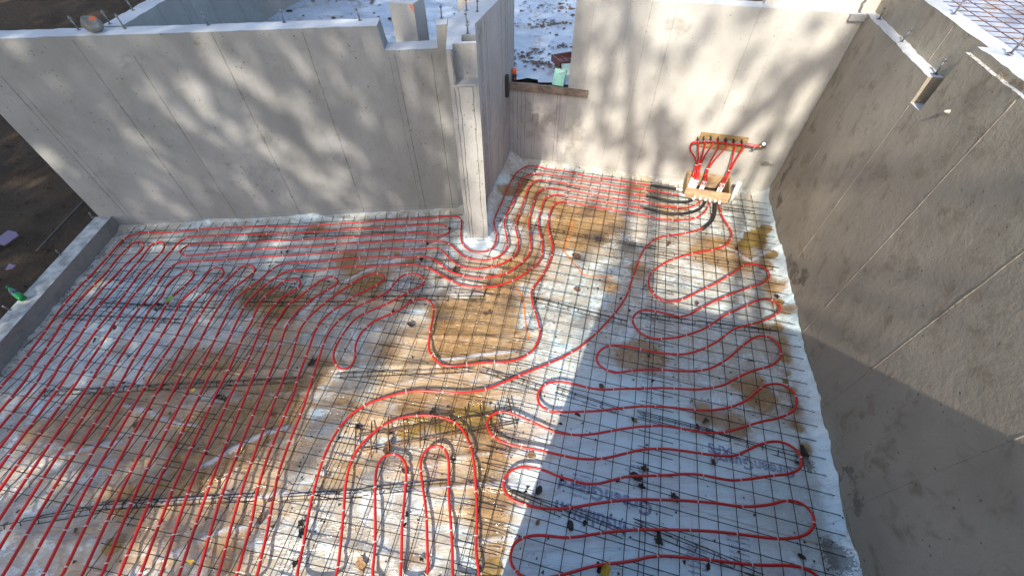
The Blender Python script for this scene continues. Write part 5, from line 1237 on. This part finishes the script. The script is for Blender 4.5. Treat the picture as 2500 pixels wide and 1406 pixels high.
TL = ['leafy tree left of the camera shading the bare earth', 'leafy tree behind the camera dappling the long wall', 'thin tree behind the camera to the right']
for k in range(3):
    if not centres[k]: continue
    cm = sum(centres[k], Vector()) / len(centres[k])
    bp = Vector((cm.x - 1.0 + k * .3, cm.y - 1.2, 0)); bp.z = ground_h(bp.x, bp.y) - .2
    root = empty('tree', bp, TL[k], 'tree', 'trees behind the camera')
    sub(root, crowns[k].build('crown', CROWN))
    tr = MB(); fork = bp.lerp(cm, .62); fork.z = max(fork.z, bp.z + 4)
    tr.sweep(catmull([bp, bp.lerp(fork, .5) + Vector((.15, -.1, 0)), fork], .4), [.2 - .0075 * i for i in range(len(catmull([bp, bp.lerp(fork, .5) + Vector((.15, -.1, 0)), fork], .4)))], 9)
    if k == 2:
        for pl, r_ in LIMBS:
            lp = catmull([crown_pt(*ab(wallB(*q)), -base_s + 15) for q in pl], .2)
            tr.sweep(lp, [r_ * (1.15 - .6 * i / len(lp)) for i in range(len(lp))], 6)
            tr.sweep([fork, fork.lerp(lp[0], .5) + Vector((0, 0, .5)), lp[0]], [.09, .085, r_ * 1.15], 6)
    for c in centres[k]:
        mid = fork.lerp(c, .5) + Vector((0, 0, -.35)); pts = catmull([fork, mid, c], .35); n = len(pts)
        tr.sweep(pts, [.045 * (1 - i / n) + .006 for i in range(n)], 5, False)
    sub(root, tr.build('trunk', BARK, None, True))

# ================================================================== the photographer (only the shadow falls in view)
def person():
    g = 2.13
    J = {'pel': (.08, -.45, .95), 'sp1': (.04, -.44, 1.15), 'chest': (-.03, -.41, 1.38), 'neck': (-.08, -.38, 1.50), 'hd0': (-.10, -.36, 1.58), 'hd1': (-.11, -.345, 1.66), 'hd2': (-.115, -.35, 1.76),
         'hipL': (-.02, -.45, .92), 'kneeL': (-.06, -.42, .50), 'ankL': (-.07, -.46, .09), 'toeL': (-.07, -.33, .04), 'hipR': (.18, -.46, .92), 'kneeR': (.22, -.44, .50), 'ankR': (.23, -.50, .09), 'toeR': (.25, -.37, .04),
         'shL': (-.21, -.41, 1.42), 'elL': (-.30, -.27, 1.22), 'wrL': (-.13, -.13, 1.44), 'haL': (-.085, -.10, 1.52), 'shR': (.13, -.41, 1.42), 'elR': (.22, -.27, 1.22), 'wrR': (.09, -.13, 1.44), 'haR': (.05, -.10, 1.52)}
    Rr = {'pel': .145, 'sp1': .135, 'chest': .16, 'neck': .055, 'hd0': .07, 'hd1': .098, 'hd2': .075, 'hip': .09, 'knee': .06, 'ank': .042, 'toe': .038, 'sh': .062, 'el': .043, 'wr': .031, 'ha': .034}
    names = list(J); E_ = [('pel', 'sp1'), ('sp1', 'chest'), ('chest', 'neck'), ('neck', 'hd0'), ('hd0', 'hd1'), ('hd1', 'hd2')]
    for sd in 'LR': E_ += [('pel', 'hip' + sd), ('hip' + sd, 'knee' + sd), ('knee' + sd, 'ank' + sd), ('ank' + sd, 'toe' + sd), ('chest', 'sh' + sd), ('sh' + sd, 'el' + sd), ('el' + sd, 'wr' + sd), ('wr' + sd, 'ha' + sd)]
    me = bpy.data.meshes.new('body'); me.from_pydata([RF(u, d, z + g) for u, d, z in J.values()], [(names.index(a), names.index(b)) for a, b in E_], [])
    o = bpy.data.objects.new('body', me); COL.objects.link(o)
    md = o.modifiers.new('skin', 'SKIN'); o.modifiers.new('ss', 'SUBSURF').levels = 2
    for i, n in enumerate(names):
        r = Rr.get(n, Rr.get(n[:-1], .05)); me.skin_vertices[0].data[i].radius = (r, r)
        me.skin_vertices[0].data[i].use_root = (n == 'pel')
    dg = bpy.context.evaluated_depsgraph_get(); m2 = bpy.data.meshes.new_from_object(o.evaluated_get(dg)); bpy.data.objects.remove(o)
    jac = simple('dark_jacket', (.05, .06, .09), .8); skin = simple('skin', (.45, .28, .2), .6, 0, .08); jean = simple('jeans', (.06, .08, .13), .85)
    for m_ in (jac, skin, jean): m2.materials.append(m_)
    for p in m2.polygons:
        z = p.center.z - g; p.use_smooth = True
        p.material_index = 1 if (z > 1.52 or (z > 1.42 and rd(p.center) > -.16)) else (2 if z < .95 else 0)
    root = empty('person', RF(.08, -.45, g), 'person in dark jacket and jeans holding up a phone, seen only as a shadow', 'person')
    b = link('body', m2); sub(root, b)
    hb = MB(); hb.lathe(RF(-.112, -.36, g + 1.70), Vector((0, 0, 1)), [(0, .10), (.03, .104), (.07, .09), (.10, .05), (.11, .01)], 16); sub(root, hb.build('hair', BLACKP, None, True))
    ph = empty('phone', RF(-.015, -.075, g + 1.56), 'black phone held by the person behind the view', 'phone')
    pb = MB(); pb.box(RF, -.08, .05, -.085, -.077, g + 1.53, g + 1.60); sub(ph, pb.build('case', BLACKP))
person()
